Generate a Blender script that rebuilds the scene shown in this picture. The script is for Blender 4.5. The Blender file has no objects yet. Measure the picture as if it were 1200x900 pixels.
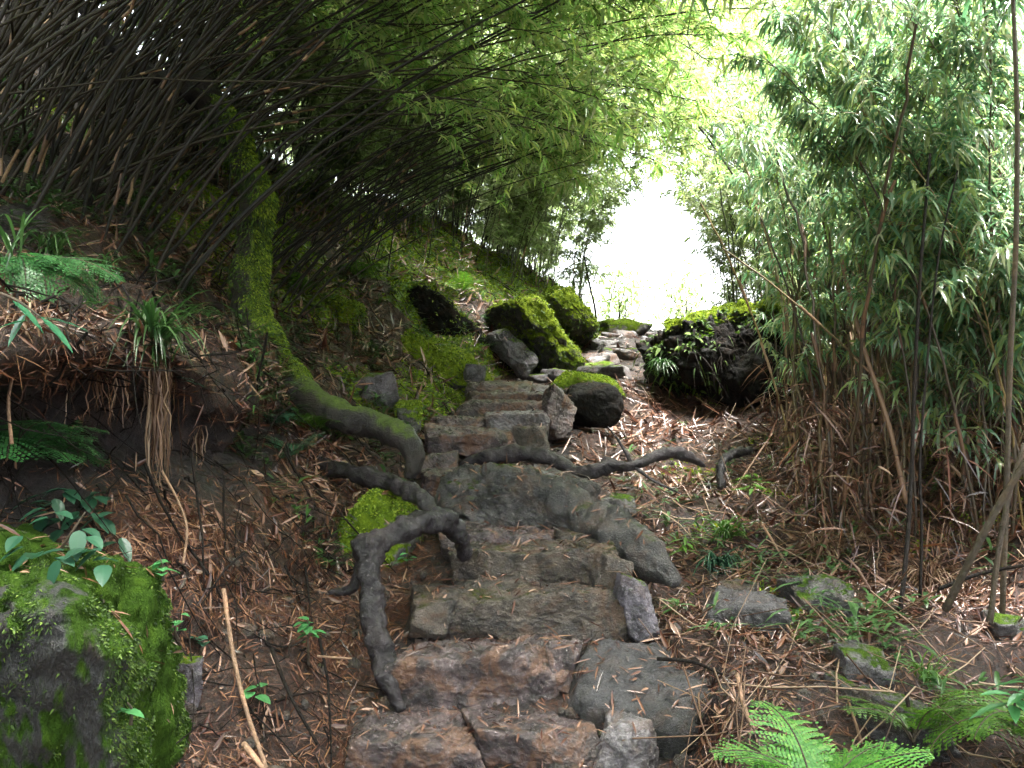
import bpy, math, random
import numpy as np
from mathutils import Vector, Matrix, Euler
from mathutils.bvhtree import BVHTree

SC = bpy.context.scene
COL = SC.collection
F = 1150.0          # focal length in pixels of the 1200 px wide photograph
EYE = 1.5
R = math.radians
rng = np.random.default_rng(7)
random.seed(7)


def U(px, py, Y):
    """a point of the place: pixel direction and its distance along the path"""
    return np.array([(px - 600) * Y / F, Y, (450 - py) * Y / F + EYE])


# ------------------------------------------------------------------ noise
_P = np.random.default_rng(3).permutation(256)
_P = np.concatenate([_P, _P, _P])
_G = np.random.default_rng(4).normal(size=(256, 3))
_G /= np.linalg.norm(_G, axis=1)[:, None]


def perlin(p):
    p = np.asarray(p, float)
    i = np.floor(p).astype(int)
    f = p - i
    i &= 255
    u = f * f * f * (f * (f * 6 - 15) + 10)
    out = 0
    for dx in (0, 1):
        for dy in (0, 1):
            for dz in (0, 1):
                h = _P[_P[_P[(i[..., 0] + dx) & 255] + ((i[..., 1] + dy) & 255)] + ((i[..., 2] + dz) & 255)]
                g = _G[h]
                d = g[..., 0] * (f[..., 0] - dx) + g[..., 1] * (f[..., 1] - dy) + g[..., 2] * (f[..., 2] - dz)
                w = (u[..., 0] if dx else 1 - u[..., 0]) * (u[..., 1] if dy else 1 - u[..., 1]) * (u[..., 2] if dz else 1 - u[..., 2])
                out = out + d * w
    return out


def fbm(p, scale, octv=4, seed=0.0, gain=.5):
    p = np.asarray(p, float) * scale + seed * 17.31
    s, a = 0, 1.0
    for k in range(octv):
        s = s + a * perlin(p + k * 5.7)
        p = p * 2.03
        a *= gain
    return s


def sstep(a, b, x):
    t = np.clip((x - a) / (b - a), 0, 1)
    return t * t * (3 - 2 * t)


# ------------------------------------------------------------------ mesh builder
class MB:
    """collects vertices, faces and material slots, links them as ONE mesh object"""

    def __init__(self):
        self.v, self.f, self.m, self.n = [], [], [], 0

    def add(self, v, f, mat=0):
        v = np.asarray(v, float).reshape(-1, 3)
        f = np.asarray(f, int)
        self.v.append(v)
        self.f.append(f + self.n)
        self.m.append(mat)
        self.n += len(v)

    def data(self, name, mats, smooth=True):
        me = bpy.data.meshes.new(name)
        V = np.concatenate(self.v)
        loops, starts, mi, tot = [], [], [], 0
        for f, m in zip(self.f, self.m):
            k = f.shape[1]
            loops.append(f.ravel())
            starts.append(tot + np.arange(len(f)) * k)
            mi.append(np.full(len(f), m))
            tot += f.size
        L = np.concatenate(loops)
        S = np.concatenate(starts)
        M = np.concatenate(mi)
        me.vertices.add(len(V))
        me.vertices.foreach_set("co", V.astype(np.float32).ravel())
        me.loops.add(len(L))
        me.loops.foreach_set("vertex_index", L.astype(np.int32))
        me.polygons.add(len(S))
        me.polygons.foreach_set("loop_start", S.astype(np.int32))
        me.polygons.foreach_set("material_index", M.astype(np.int32))
        me.polygons.foreach_set("use_smooth", np.full(len(S), smooth))
        me.update(calc_edges=True)
        for m in (mats if isinstance(mats, (list, tuple)) else [mats]):
            me.materials.append(m)
        return me

    def build(self, name, mats, parent=None, smooth=True):
        o = bpy.data.objects.new(name, self.data(name, mats, smooth))
        COL.objects.link(o)
        if parent is not None:
            o.parent = parent
        return o


def tag(o, label=None, cat=None, group=None, kind=None):
    for k, v in (("label", label), ("category", cat), ("group", group), ("kind", kind)):
        if v is not None:
            o[k] = v
    return o


def empty(name, loc, label, cat, group=None, rz=0):
    o = bpy.data.objects.new(name, None)
    COL.objects.link(o)
    o.empty_display_size = .1
    o.location = loc
    o.rotation_euler = (0, 0, rz)
    return tag(o, label, cat, group)


def copy_thing(root, loc, rot, scale, label=None, group=None):
    r = root.copy()
    COL.objects.link(r)
    r.location, r.rotation_euler, r.scale = loc, rot, scale
    if label:
        r["label"] = label
    if group:
        r["group"] = group
    for ch in root.children:
        c = ch.copy()
        COL.objects.link(c)
        c.parent = r
        for g in ch.children:
            d = g.copy()
            COL.objects.link(d)
            d.parent = c
    return r


# ------------------------------------------------------------------ materials
def nodes(name):
    m = bpy.data.materials.new(name)
    m.use_nodes = True
    nt = m.node_tree
    nt.nodes.clear()
    out = nt.nodes.new("ShaderNodeOutputMaterial")
    return m, nt, out


def N(nt, t, **kw):
    n = nt.nodes.new(t)
    for k, v in kw.items():
        if k.startswith("i_"):
            n.inputs[k[2:].replace("_", " ")].default_value = v
        else:
            setattr(n, k, v)
    return n


def ramp(nt, src, stops):
    r = nt.nodes.new("ShaderNodeValToRGB")
    e = r.color_ramp.elements
    while len(e) < len(stops):
        e.new(.5)
    for k, (p, c) in enumerate(stops):
        e[k].position = p
        e[k].color = (*c, 1) if len(c) == 3 else c
    nt.links.new(src, r.inputs[0])
    return r.outputs[0]


def noise_tex(nt, vec, scale, detail=6, rough=.6, dist=0):
    n = nt.nodes.new("ShaderNodeTexNoise")
    n.inputs["Scale"].default_value = scale
    n.inputs["Detail"].default_value = detail
    n.inputs["Roughness"].default_value = rough
    n.inputs["Distortion"].default_value = dist
    nt.links.new(vec, n.inputs["Vector"])
    return n.outputs["Fac"]


def mixc(nt, fac, a, b, mode="MIX"):
    m = nt.nodes.new("ShaderNodeMix")
    m.data_type = "RGBA"
    m.blend_type = mode
    for sock, v in ((m.inputs[0], fac), (m.inputs[6], a), (m.inputs[7], b)):
        if hasattr(v, "is_output"):
            nt.links.new(v, sock)
        elif isinstance(v, (tuple, list)):
            sock.default_value = (*v, 1)
        else:
            sock.default_value = v
    return m.outputs[2]


def maths(nt, op, a, b=0.0, c=0.0):
    m = nt.nodes.new("ShaderNodeMath")
    m.operation = op
    for s, v in zip(m.inputs, (a, b, c)):
        if hasattr(v, "is_output"):
            nt.links.new(v, s)
        else:
            s.default_value = v
    return m.outputs[0]


def bump(nt, h, strength, dist, prev=None):
    b = nt.nodes.new("ShaderNodeBump")
    b.inputs["Strength"].default_value = strength
    b.inputs["Distance"].default_value = dist
    nt.links.new(h, b.inputs["Height"])
    if prev is not None:
        nt.links.new(prev, b.inputs["Normal"])
    return b.outputs[0]


def principled(nt, out, col, rough=.6, normal=None, spec=.5):
    p = nt.nodes.new("ShaderNodeBsdfPrincipled")
    for key, v in (("Base Color", col), ("Roughness", rough), ("Specular IOR Level", spec)):
        if hasattr(v, "is_output"):
            nt.links.new(v, p.inputs[key])
        elif isinstance(v, (tuple, list)):
            p.inputs[key].default_value = (*v, 1)
        else:
            p.inputs[key].default_value = v
    if normal is not None:
        nt.links.new(normal, p.inputs["Normal"])
    if out is not None:
        nt.links.new(p.outputs[0], out.inputs["Surface"])
    return p.outputs[0]


def leaf_mat(name, cols, rough=.38, transl=.35, spec=.5, tcol=None):
    """a thin leaf: glossy sheen on top, light coming through"""
    m, nt, out = nodes(name)
    g = nt.nodes.new("ShaderNodeNewGeometry")
    oi = nt.nodes.new("ShaderNodeObjectInfo")
    k = len(cols)
    c = ramp(nt, g.outputs["Random Per Island"], [(i / (k - 1), cols[i]) for i in range(k)])
    hs = nt.nodes.new("ShaderNodeHueSaturation")
    nt.links.new(c, hs.inputs["Color"])
    nt.links.new(maths(nt, "MULTIPLY_ADD", oi.outputs["Random"], .5, .75), hs.inputs["Value"])
    col = hs.outputs[0]
    p = principled(nt, None, col, rough, spec=spec)
    if transl <= 0:
        nt.links.new(p, out.inputs["Surface"])
        return m
    t = nt.nodes.new("ShaderNodeBsdfTranslucent")
    b = nt.nodes.new("ShaderNodeHueSaturation")
    b.inputs["Value"].default_value = 1.9
    b.inputs["Saturation"].default_value = 1.05
    nt.links.new(col, b.inputs["Color"])
    nt.links.new(b.outputs[0], t.inputs["Color"])
    mx = nt.nodes.new("ShaderNodeMixShader")
    mx.inputs[0].default_value = transl
    nt.links.new(p, mx.inputs[1])
    nt.links.new(t.outputs[0], mx.inputs[2])
    nt.links.new(mx.outputs[0], out.inputs["Surface"])
    return m


def stone_mat(name, a, b, c, moss=0.0, mosscol=(.07, .13, .012), wet=.5, stain=(.10, .045, .018), stainamt=.5, scale=1.0, seed=0.0, mossdir=(0, 0, 1), stretch=1.0, mnoise=1.0, mwid=.14, spec=.7):
    m, nt, out = nodes(name)
    tc = nt.nodes.new("ShaderNodeTexCoord")
    mp = N(nt, "ShaderNodeMapping")
    mp.inputs["Location"].default_value = (seed * 3.1, seed * 1.7, seed)
    mp.inputs["Scale"].default_value = (1, 1, stretch)
    nt.links.new(tc.outputs["Object"], mp.inputs[0])
    v = mp.outputs[0]
    n1 = noise_tex(nt, v, 3.2 * scale, 8, .65, .6)
    n2 = noise_tex(nt, v, 14 * scale, 8, .7, .3)
    n3 = noise_tex(nt, v, 70 * scale, 6, .7)
    n4 = noise_tex(nt, v, 6.3 * scale, 6, .65, 1.2)
    base = ramp(nt, n1, [(.36, a), (.5, b), (.62, c)])
    base = mixc(nt, maths(nt, "MULTIPLY", ramp(nt, n2, [(.44, (0, 0, 0)), (.58, (1, 1, 1))]), .8), base, (a[0] * .4, a[1] * .4, a[2] * .4))
    base = mixc(nt, maths(nt, "MULTIPLY", ramp(nt, n4, [(.5, (0, 0, 0)), (.6, (1, 1, 1))]), stainamt), base, stain)
    base = mixc(nt, maths(nt, "MULTIPLY", ramp(nt, n3, [(.57, (0, 0, 0)), (.66, (1, 1, 1))]), .6), base, (c[0] * 1.6, c[1] * 1.6, c[2] * 1.6))
    rough = ramp(nt, n4, [(.38, (.85 - .65 * wet,) * 3), (.62, (.95 - .3 * wet,) * 3)])
    sp = spec
    nb = bump(nt, n3, .8, .008)
    nb = bump(nt, n2, 1.0, .035, nb)
    if moss > 0:
        g = nt.nodes.new("ShaderNodeNewGeometry")
        d = nt.nodes.new("ShaderNodeVectorMath")
        d.operation = "DOT_PRODUCT"
        nt.links.new(g.outputs["Normal"], d.inputs[0])
        md = Vector(mossdir).normalized()
        d.inputs[1].default_value = md
        s = maths(nt, "MULTIPLY_ADD", d.outputs["Value"], .45, 0.0)
        s = maths(nt, "ADD", s, maths(nt, "MULTIPLY_ADD", n1, 1.3 * mnoise, -.65 * mnoise))
        s = maths(nt, "ADD", s, maths(nt, "MULTIPLY_ADD", n2, .8 * mnoise, -.4 * mnoise))
        mk = ramp(nt, maths(nt, "ADD", s, moss - .5), [(.0, (0, 0, 0)), (mwid, (1, 1, 1))])
        mc = ramp(nt, noise_tex(nt, v, 22 * scale, 5, .7), [(.3, tuple(x * .35 for x in mosscol)), (.5, mosscol), (.72, (mosscol[0] * 1.7, mosscol[1] * 1.5, mosscol[2] * 1.2))])
        base = mixc(nt, mk, base, mc)
        rough = mixc(nt, mk, rough, (.95, .95, .95))
        sp = maths(nt, "MULTIPLY_ADD", mk, .08 - spec, spec)
        nb = bump(nt, noise_tex(nt, v, 130 * scale, 3, .7), .9, .02, nb)
    principled(nt, out, base, rough, nb, sp)
    return m


def bark_mat(name, a, b, moss=0.0, mosscol=(.09, .16, .012), rough=.5, mossdir=(.6, 0, .7), spec=.5):
    m, nt, out = nodes(name)
    tc = nt.nodes.new("ShaderNodeTexCoord")
    v = tc.outputs["Object"]
    n1 = noise_tex(nt, v, 5, 8, .65, .5)
    n2 = noise_tex(nt, v, 28, 8, .7, .8)
    n3 = noise_tex(nt, v, 110, 4, .7)
    base = ramp(nt, n2, [(.32, a), (.66, b)])
    base = mixc(nt, maths(nt, "MULTIPLY", ramp(nt, n1, [(.5, (0, 0, 0)), (.62, (1, 1, 1))]), .6), base, (b[0] * 1.8, b[1] * 1.6, b[2] * 1.5))
    rg = ramp(nt, n1, [(.35, (rough * .55,) * 3), (.65, (min(1, rough * 1.4),) * 3)])
    nb = bump(nt, n2, .9, .02)
    nb = bump(nt, n3, .5, .004, nb)
    if moss > 0:
        g = nt.nodes.new("ShaderNodeNewGeometry")
        d = nt.nodes.new("ShaderNodeVectorMath")
        d.operation = "DOT_PRODUCT"
        nt.links.new(g.outputs["Normal"], d.inputs[0])
        d.inputs[1].default_value = Vector(mossdir).normalized()
        s = maths(nt, "MULTIPLY_ADD", d.outputs["Value"], .5, moss - .5)
        s = maths(nt, "ADD", s, maths(nt, "MULTIPLY_ADD", n1, 1.2, -.6))
        s = maths(nt, "ADD", s, maths(nt, "MULTIPLY_ADD", n2, .6, -.3))
        mk = ramp(nt, s, [(0, (0, 0, 0)), (.2, (1, 1, 1))])
        mc = ramp(nt, noise_tex(nt, v, 45, 5, .7), [(.3, tuple(x * .3 for x in mosscol)), (.52, mosscol), (.75, tuple(x * 1.7 for x in mosscol))])
        base = mixc(nt, mk, base, mc)
        rg = mixc(nt, mk, rg, (.95, .95, .95))
        nb = bump(nt, noise_tex(nt, v, 160, 3, .7), .8, .012, nb)
    principled(nt, out, base, rg, nb, spec)
    return m


def ground_mat():
    m, nt, out = nodes("ground_soil")
    tc = nt.nodes.new("ShaderNodeTexCoord")
    v = tc.outputs["Object"]

    def att(n):
        a = nt.nodes.new("ShaderNodeAttribute")
        a.attribute_name = n
        return a.outputs["Fac"]
    n1 = noise_tex(nt, v, 2.2, 8, .65, .5)
    n2 = noise_tex(nt, v, 11, 8, .7, .4)
    n3 = noise_tex(nt, v, 60, 6, .75, .3)
    n5 = noise_tex(nt, v, 160, 4, .75)
    soil = ramp(nt, n2, [(.3, (.004, .0035, .0045)), (.5, (.016, .011, .010)), (.7, (.04, .025, .02))])
    lit = ramp(nt, n3, [(.3, (.005, .003, .002)), (.5, (.024, .010, .006)), (.64, (.075, .031, .016)), (.8, (.18, .09, .055))])
    need = ramp(nt, n3, [(.3, (.006, .003, .002)), (.5, (.045, .013, .005)), (.75, (.15, .048, .016))])
    mossc = ramp(nt, n3, [(.3, (.018, .034, .004)), (.5, (.07, .12, .012)), (.72, (.15, .2, .025))])

    def brk(x, amt=.9):
        s = maths(nt, "ADD", x, maths(nt, "MULTIPLY_ADD", n2, amt, -.5 * amt))
        s = maths(nt, "ADD", s, maths(nt, "MULTIPLY_ADD", n3, .7, -.35))
        return ramp(nt, s, [(.42, (0, 0, 0)), (.58, (1, 1, 1))])
    c = mixc(nt, brk(att("litter")), soil, lit)
    c = mixc(nt, brk(att("needle")), c, need)
    c = mixc(nt, brk(att("moss")), c, mossc)
    rg = ramp(nt, n1, [(.35, (.42,) * 3), (.62, (.9,) * 3)])
    nb = bump(nt, n5, .5, .006)
    nb = bump(nt, n3, .8, .025, nb)
    nb = bump(nt, n2, .7, .05, nb)
    principled(nt, out, c, rg, nb, .45)
    return m


def cane_mat(name, stops, rough=.4, spec=.5):
    m, nt, out = nodes(name)
    tc = nt.nodes.new("ShaderNodeTexCoord")
    oi = nt.nodes.new("ShaderNodeObjectInfo")
    n = noise_tex(nt, tc.outputs["Object"], 5, 6, .7)
    s = maths(nt, "ADD", maths(nt, "MULTIPLY", oi.outputs["Random"], .6), maths(nt, "MULTIPLY", n, .4))
    c = ramp(nt, s, stops)
    n2 = noise_tex(nt, tc.outputs["Object"], 60, 4, .7)
    c = mixc(nt, ramp(nt, n2, [(.5, (0, 0, 0)), (.7, (.7, .7, .7))]), c, (.02, .017, .012))
    principled(nt, out, c, rough, spec=spec)
    return m


M = {}
M["ground"] = ground_mat()
M["step"] = stone_mat("step_stone_wet", (.022, .015, .015), (.072, .05, .05), (.18, .135, .132), moss=.0, wet=.95, stain=(.14, .058, .022), stainamt=.62)
M["step_dark"] = stone_mat("step_stone_dark", (.014, .010, .008), (.042, .03, .022), (.095, .072, .054), moss=.02, mosscol=(.045, .05, .014), wet=.65, stain=(.10, .045, .018), stainamt=.55, seed=3)
M["step_grey"] = stone_mat("step_stone_grey", (.05, .043, .045), (.115, .10, .104), (.22, .2, .21), moss=.0, wet=.9, stainamt=.35, seed=5)
M["rock_moss"] = stone_mat("mossy_rock", (.05, .045, .045), (.11, .10, .10), (.2, .185, .18), moss=.52, mosscol=(.10, .155, .013), wet=.5, stainamt=.2, seed=7)
M["rock_fullmoss"] = stone_mat("fully_mossed_rock", (.014, .013, .012), (.04, .035, .031), (.09, .08, .075), moss=.66, mosscol=(.12, .165, .014), wet=.4, stainamt=.2, seed=9)
M["rock_front"] = stone_mat("moss_streaked_rock", (.008, .0085, .008), (.02, .0195, .018), (.055, .05, .046), moss=.43, mosscol=(.028, .06, .007), stretch=.3, wet=.4, stain=(.08, .035, .012), stainamt=.25, seed=11, mossdir=(.6, -.35, .3), scale=1.0)
M["boulder"] = stone_mat("dark_boulder", (.018, .016, .016), (.05, .045, .045), (.13, .12, .12), moss=.12, mosscol=(.05, .09, .012), wet=.65, stainamt=.3, seed=13)
M["boulder_top_light"] = stone_mat("boulder_painted_light", (.012, .011, .012), (.03, .028, .029), (.07, .066, .07), moss=.26, mosscol=(.095, .092, .098), mnoise=.5, mwid=.45, wet=.55, stainamt=.2, seed=15)  # no moss: light on upward faces and shade on the sides painted into the colour
M["boulder_long"] = stone_mat("grey_brown_boulder", (.010, .009, .009), (.038, .034, .032), (.12, .112, .108), moss=.05, mosscol=(.05, .08, .012), wet=.8, stainamt=.3, seed=14)
M["rock_black"] = stone_mat("black_rock", (.004, .004, .004), (.009, .0085, .008), (.022, .02, .019), moss=.0, mosscol=(.03, .05, .01), wet=.3, stainamt=.1, seed=17, spec=.15)
M["rock_violet"] = stone_mat("violet_grey_rock", (.035, .03, .036), (.09, .078, .094), (.19, .17, .2), moss=.18, mosscol=(.08, .13, .012), wet=.6, stainamt=.3, seed=19)
M["bark_moss"] = bark_mat("mossy_bark", (.008, .007, .006), (.03, .024, .018), moss=.48, mosscol=(.105, .15, .010), mossdir=(.85, .15, .5))
M["root"] = bark_mat("wet_root_bark", (.004, .0035, .004), (.02, .0165, .019), moss=0, rough=.38, spec=.4)
M["root_moss"] = bark_mat("mossy_root_bark", (.006, .005, .005), (.026, .021, .018), moss=.3, mosscol=(.06, .09, .01), mossdir=(0, 0, 1), rough=.4)
M["pale_bark"] = bark_mat("pale_bark", (.6, .58, .52), (.8, .78, .7), moss=0, rough=.8)
M["cane_dark"] = cane_mat("dark_cane", [(.2, (.005, .005, .004)), (.5, (.012, .010, .008)), (.8, (.026, .02, .013)), (.97, (.08, .05, .028))], .6, .25)
M["cane_brown"] = cane_mat("brown_cane", [(.15, (.016, .012, .008)), (.45, (.045, .03, .015)), (.7, (.10, .07, .026)), (.95, (.26, .18, .06))], .45)
M["cane_green"] = cane_mat("green_cane", [(.2, (.012, .014, .009)), (.5, (.035, .04, .015)), (.8, (.07, .075, .025))], .4)
M["sheath"] = cane_mat("dry_culm_sheath", [(.2, (.05, .022, .011)), (.5, (.12, .06, .028)), (.8, (.27, .17, .10))], .6)
M["leaf"] = leaf_mat("bamboo_leaf", [(.05, .10, .022), (.09, .16, .04), (.13, .19, .075), (.18, .21, .06), (.2, .2, .12)], .3, .62, .8)
M["leaf_right"] = leaf_mat("broad_bamboo_leaf", [(.045, .10, .05), (.075, .15, .075), (.12, .18, .115), (.16, .21, .06), (.24, .24, .18)], .24, .5, 1.0)
M["leaf_far"] = leaf_mat("far_bamboo_leaf", [(.09, .14, .045), (.14, .19, .07), (.17, .21, .10), (.2, .21, .12)], .35, .55, .8)
M["litter"] = leaf_mat("dead_leaf", [(.010, .004, .003), (.035, .012, .007), (.08, .027, .014), (.10, .04, .022), (.24, .14, .095), (.105, .032, .010)], .34, 0)
M["needle"] = leaf_mat("dead_needle", [(.025, .008, .004), (.08, .026, .009), (.15, .052, .017), (.25, .12, .05)], .6, 0)
M["straw"] = leaf_mat("dead_grass", [(.04, .018, .010), (.09, .045, .022), (.15, .085, .05), (.28, .2, .13)], .6, .1)
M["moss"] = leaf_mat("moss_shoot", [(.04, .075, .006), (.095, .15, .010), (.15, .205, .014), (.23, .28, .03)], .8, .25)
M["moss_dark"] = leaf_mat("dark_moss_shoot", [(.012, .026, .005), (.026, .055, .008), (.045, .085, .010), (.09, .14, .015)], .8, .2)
M["grass"] = leaf_mat("grass_blade", [(.014, .04, .012), (.03, .075, .018), (.05, .10, .03)], .35, .25)
M["fern"] = leaf_mat("bright_fern", [(.05, .17, .03), (.07, .22, .035), (.10, .27, .045), (.15, .30, .05)], .45, .3)
M["fern_dark"] = leaf_mat("dark_fern", [(.012, .05, .03), (.02, .075, .04), (.03, .09, .045)], .35, .25)
M["fern_mid"] = leaf_mat("mid_green_fern", [(.025, .10, .03), (.04, .14, .04), (.06, .17, .05)], .4, .3)
M["fern_yellow"] = leaf_mat("yellow_green_fern", [(.03, .08, .012), (.05, .12, .015), (.09, .17, .02)], .4, .3)
M["broad"] = leaf_mat("broad_leaf", [(.010, .04, .026), (.018, .06, .036), (.03, .085, .04)], .38, .2, .35)
M["broad_mid"] = leaf_mat("mid_broad_leaf", [(.018, .075, .045), (.03, .11, .06), (.045, .13, .06)], .22, .25, .8)
M["broad_light"] = leaf_mat("light_broad_leaf", [(.03, .12, .05), (.05, .17, .06), (.07, .2, .06)], .35, .25)
M["stem"] = bark_mat("plant_stem", (.03, .022, .012), (.07, .05, .03), rough=.6)
M["twig"] = bark_mat("dark_twig", (.005, .004, .004), (.014, .011, .009), rough=.8, spec=.12)
M["stick"] = bark_mat("pale_stick", (.10, .055, .03), (.26, .16, .10), rough=.6)


# ------------------------------------------------------------------ the ground
HL = [(-14, 7.5), (-6, 3.6)]
SEC = {
    -4.0: [(-14, 7), (-6, 3), (-3.2, .6), (-2.4, .2), (-1.9, 0), (-1.6, -.2), (-1.7, -.5), (-1.4, -1), (-1.1, -1.65), (-.6, -1.75), (.7, -1.75), (1.1, -1.65), (1.8, -1.5), (2.5, -1.4), (4, -1.0), (7, .6), (15, 4)],
    1.0: [(-14, 7.2), (-6, 3.4), (-3.2, .8), (-2.3, .3), (-1.8, .1), (-1.55, -.05), (-1.7, -.4), (-1.3, -1.3), (-.95, -1.55), (-.55, -1.55), (.6, -1.55), (.9, -1.4), (1.5, -1.3), (2.3, -1.25), (4, -.9), (7, .7), (15, 4.5)],
    2.4: [(-14, 8), (-5.6, 3.9), (-3, .95), (-2.1, .42), (-1.6, .2), (-1.35, .08), (-1.62, -.2), (-1.2, -1.0), (-.78, -1.32), (-.5, -1.33), (.5, -1.33), (.75, -1.12), (1.3, -1.08), (2.2, -1.08), (4, -.7), (7, .9), (15, 5)],
    3.2: [(-14, 8.5), (-5.4, 4.2), (-2.9, 1.0), (-2.0, .48), (-1.5, .22), (-1.17, .12), (-1.52, -.12), (-1.08, -.48), (-.62, -1.12), (-.48, -1.19), (.48, -1.19), (.7, -.97), (1.1, -.97), (1.9, -.97), (3.6, -.1), (7, 2.4), (15, 5)],
    4.0: [(-14, 9), (-5.3, 4.4), (-2.9, 1.15), (-2.0, .6), (-1.5, .28), (-1.1, -.06), (-1.3, -.28), (-.95, -.5), (-.70, -.80), (-.35, -.84), (.42, -.86), (.62, -.88), (1.1, -.9), (2, -.9), (3.4, .05), (7, 2.6), (15, 5)],
    4.8: [(-14, 9), (-5.2, 4.5), (-3, 1.4), (-2.2, .85), (-1.6, .42), (-1.2, .05), (-1.15, -.1), (-.95, -.25), (-.62, -.55), (-.4, -.64), (.4, -.66), (.7, -.77), (1.3, -.77), (2.1, -.8), (3.4, .15), (7, 2.8), (15, 5)],
    6.0: [(-14, 9), (-5.2, 4.6), (-3.2, 1.75), (-2.4, 1.15), (-1.8, .65), (-1.35, .22), (-1.2, .1), (-.95, -.05), (-.6, -.37), (-.5, -.44), (.3, -.46), (.6, -.58), (1.3, -.6), (2.1, -.7), (3.4, .3), (7, 3.0), (15, 5.5)],
    7.2: [(-14, 9), (-5.2, 4.6), (-3.3, 2.0), (-2.5, 1.4), (-1.9, .95), (-1.4, .55), (-1.1, .35), (-.8, .12), (-.5, -.15), (-.35, -.24), (.4, -.25), (.65, -.34), (1.35, -.42), (2.1, -.4), (3.5, .6), (7, 3.3), (15, 6)],
    8.2: [(-14, 9), (-5.2, 4.4), (-3.2, 2.2), (-2.4, 1.65), (-1.8, 1.2), (-1.3, .8), (-.95, .55), (-.6, .3), (-.3, .0), (-.1, -.02), (.75, -.03), (1.0, -.1), (1.5, -.2), (2.2, -.1), (3.6, .85), (7, 3.5), (15, 6)],
    10.0: [(-14, 8.5), (-5, 4.0), (-2.6, 2.3), (-1.7, 1.9), (-1.1, 1.5), (-.5, 1.1), (-.1, .85), (.2, .6), (.5, .32), (.65, .28), (1.4, .28), (1.65, .25), (2.1, .25), (2.8, .35), (4.2, 1.2), (7.5, 3.6), (15, 6)],
    12.0: [(-14, 7.5), (-5, 3.8), (-2.2, 2.2), (-1, 1.95), (-.3, 1.6), (.3, 1.28), (.7, 1.05), (.9, .8), (1.1, .62), (1.2, .6), (1.95, .6), (2.2, .58), (2.6, .6), (3.2, .7), (5, 1.5), (8, 3.5), (16, 6)],
    13.5: [(-14, 7), (-5, 3.7), (-2, 2.2), (-.9, 1.95), (-.2, 1.6), (.4, 1.3), (.85, 1.08), (1.05, .9), (1.25, .74), (1.35, .72), (2.2, .72), (2.5, .72), (2.9, .75), (3.6, .85), (5.5, 1.5), (9, 3.3), (16, 6)],
    18.0: [(-16, 6), (-7, 3.6), (-3.4, 2.0), (-2.0, 1.7), (-1, 1.35), (-.1, 1.0), (.5, .9), (.9, .6), (1.2, .42), (1.4, .38), (2.6, .36), (3.2, .38), (3.8, .45), (5, .65), (7, 1.2), (11, 2.6), (18, 5)],
    30.0: [(-25, 5), (-14, 3), (-8, 2), (-6, 1.4), (-4.5, .9), (-3, .4), (-2, .0), (-1, -.4), (0, -.7), (1, -.9), (4, -.9), (6, -.8), (8, -.4), (10, 0), (13, .8), (18, 2), (30, 4)],
    60.0: [(-60, 0), (-40, -1), (-30, -2), (-24, -2.4), (-20, -2.8), (-15, -3.2), (-10, -3.5), (-6, -3.8), (-3, -4), (0, -4), (5, -4), (9, -4), (13, -3.8), (18, -3.5), (25, -3), (40, -2), (60, 0)],
    140.0: [(-160, -14), (-120, -14), (-95, -14), (-75, -14), (-55, -14), (-40, -14), (-28, -14), (-16, -14), (-6, -14), (2, -14), (10, -14), (20, -14), (32, -14), (50, -14), (80, -14), (120, -14), (160, -14)],
}


def hermite(xs, ys, x):
    """cubic interpolation of rows ys (n, ...) at xs"""
    xs = np.asarray(xs, float)
    ys = np.asarray(ys, float)
    d = np.zeros_like(ys)
    sl = (ys[1:] - ys[:-1]) / (xs[1:] - xs[:-1]).reshape((-1,) + (1,) * (ys.ndim - 1))
    d[0], d[-1] = sl[0], sl[-1]
    a, b = sl[:-1], sl[1:]
    d[1:-1] = np.where(a * b > 0, 2 * a * b / np.where(np.abs(a + b) < 1e-9, 1e-9, a + b), 0) * .6 + .4 * .5 * (a + b)
    k = np.clip(np.searchsorted(xs, x) - 1, 0, len(xs) - 2)
    h = (xs[k + 1] - xs[k])
    t = (x - xs[k]) / h
    sh = (-1,) + (1,) * (ys.ndim - 1)
    t, h = t.reshape(sh), h.reshape(sh)
    return ((2 * t**3 - 3 * t**2 + 1) * ys[k] + (t**3 - 2 * t**2 + t) * h * d[k]
            + (-2 * t**3 + 3 * t**2) * ys[k + 1] + (t**3 - t**2) * h * d[k + 1])


SY = sorted(SEC)
SV = np.array([SEC[y] for y in SY], float)
rows = np.concatenate([np.linspace(-4, 2, 14)[:-1], np.arange(2, 6, .028), np.arange(6, 10, .04), np.arange(10, 14.5, .07),
                       np.linspace(14.5, 30, 40)[:-1], np.linspace(30, 140, 26)])
subs = [6, 14, 14, 14, 18, 16, 18, 24, 14, 26, 12, 16, 22, 24, 18, 8]
cu = np.concatenate([k + np.arange(n) / n for k, n in enumerate(subs)] + [[16.0]])
ctrl = hermite(SY, SV, rows)                       # rows x 17 x 2
G = np.transpose(hermite(np.arange(17), np.transpose(ctrl, (1, 0, 2)), cu), (1, 0, 2))   # rows x cols x 2
nr, nc = G.shape[:2]
GV = np.stack([G[..., 0], np.repeat(rows[:, None], nc, 1), G[..., 1] + EYE], -1)


def grid_normals(P):
    du = np.gradient(P, axis=1)
    dv = np.gradient(P, axis=0)
    n = np.cross(du, dv)
    return n / (np.linalg.norm(n, axis=-1, keepdims=True) + 1e-12)


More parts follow.
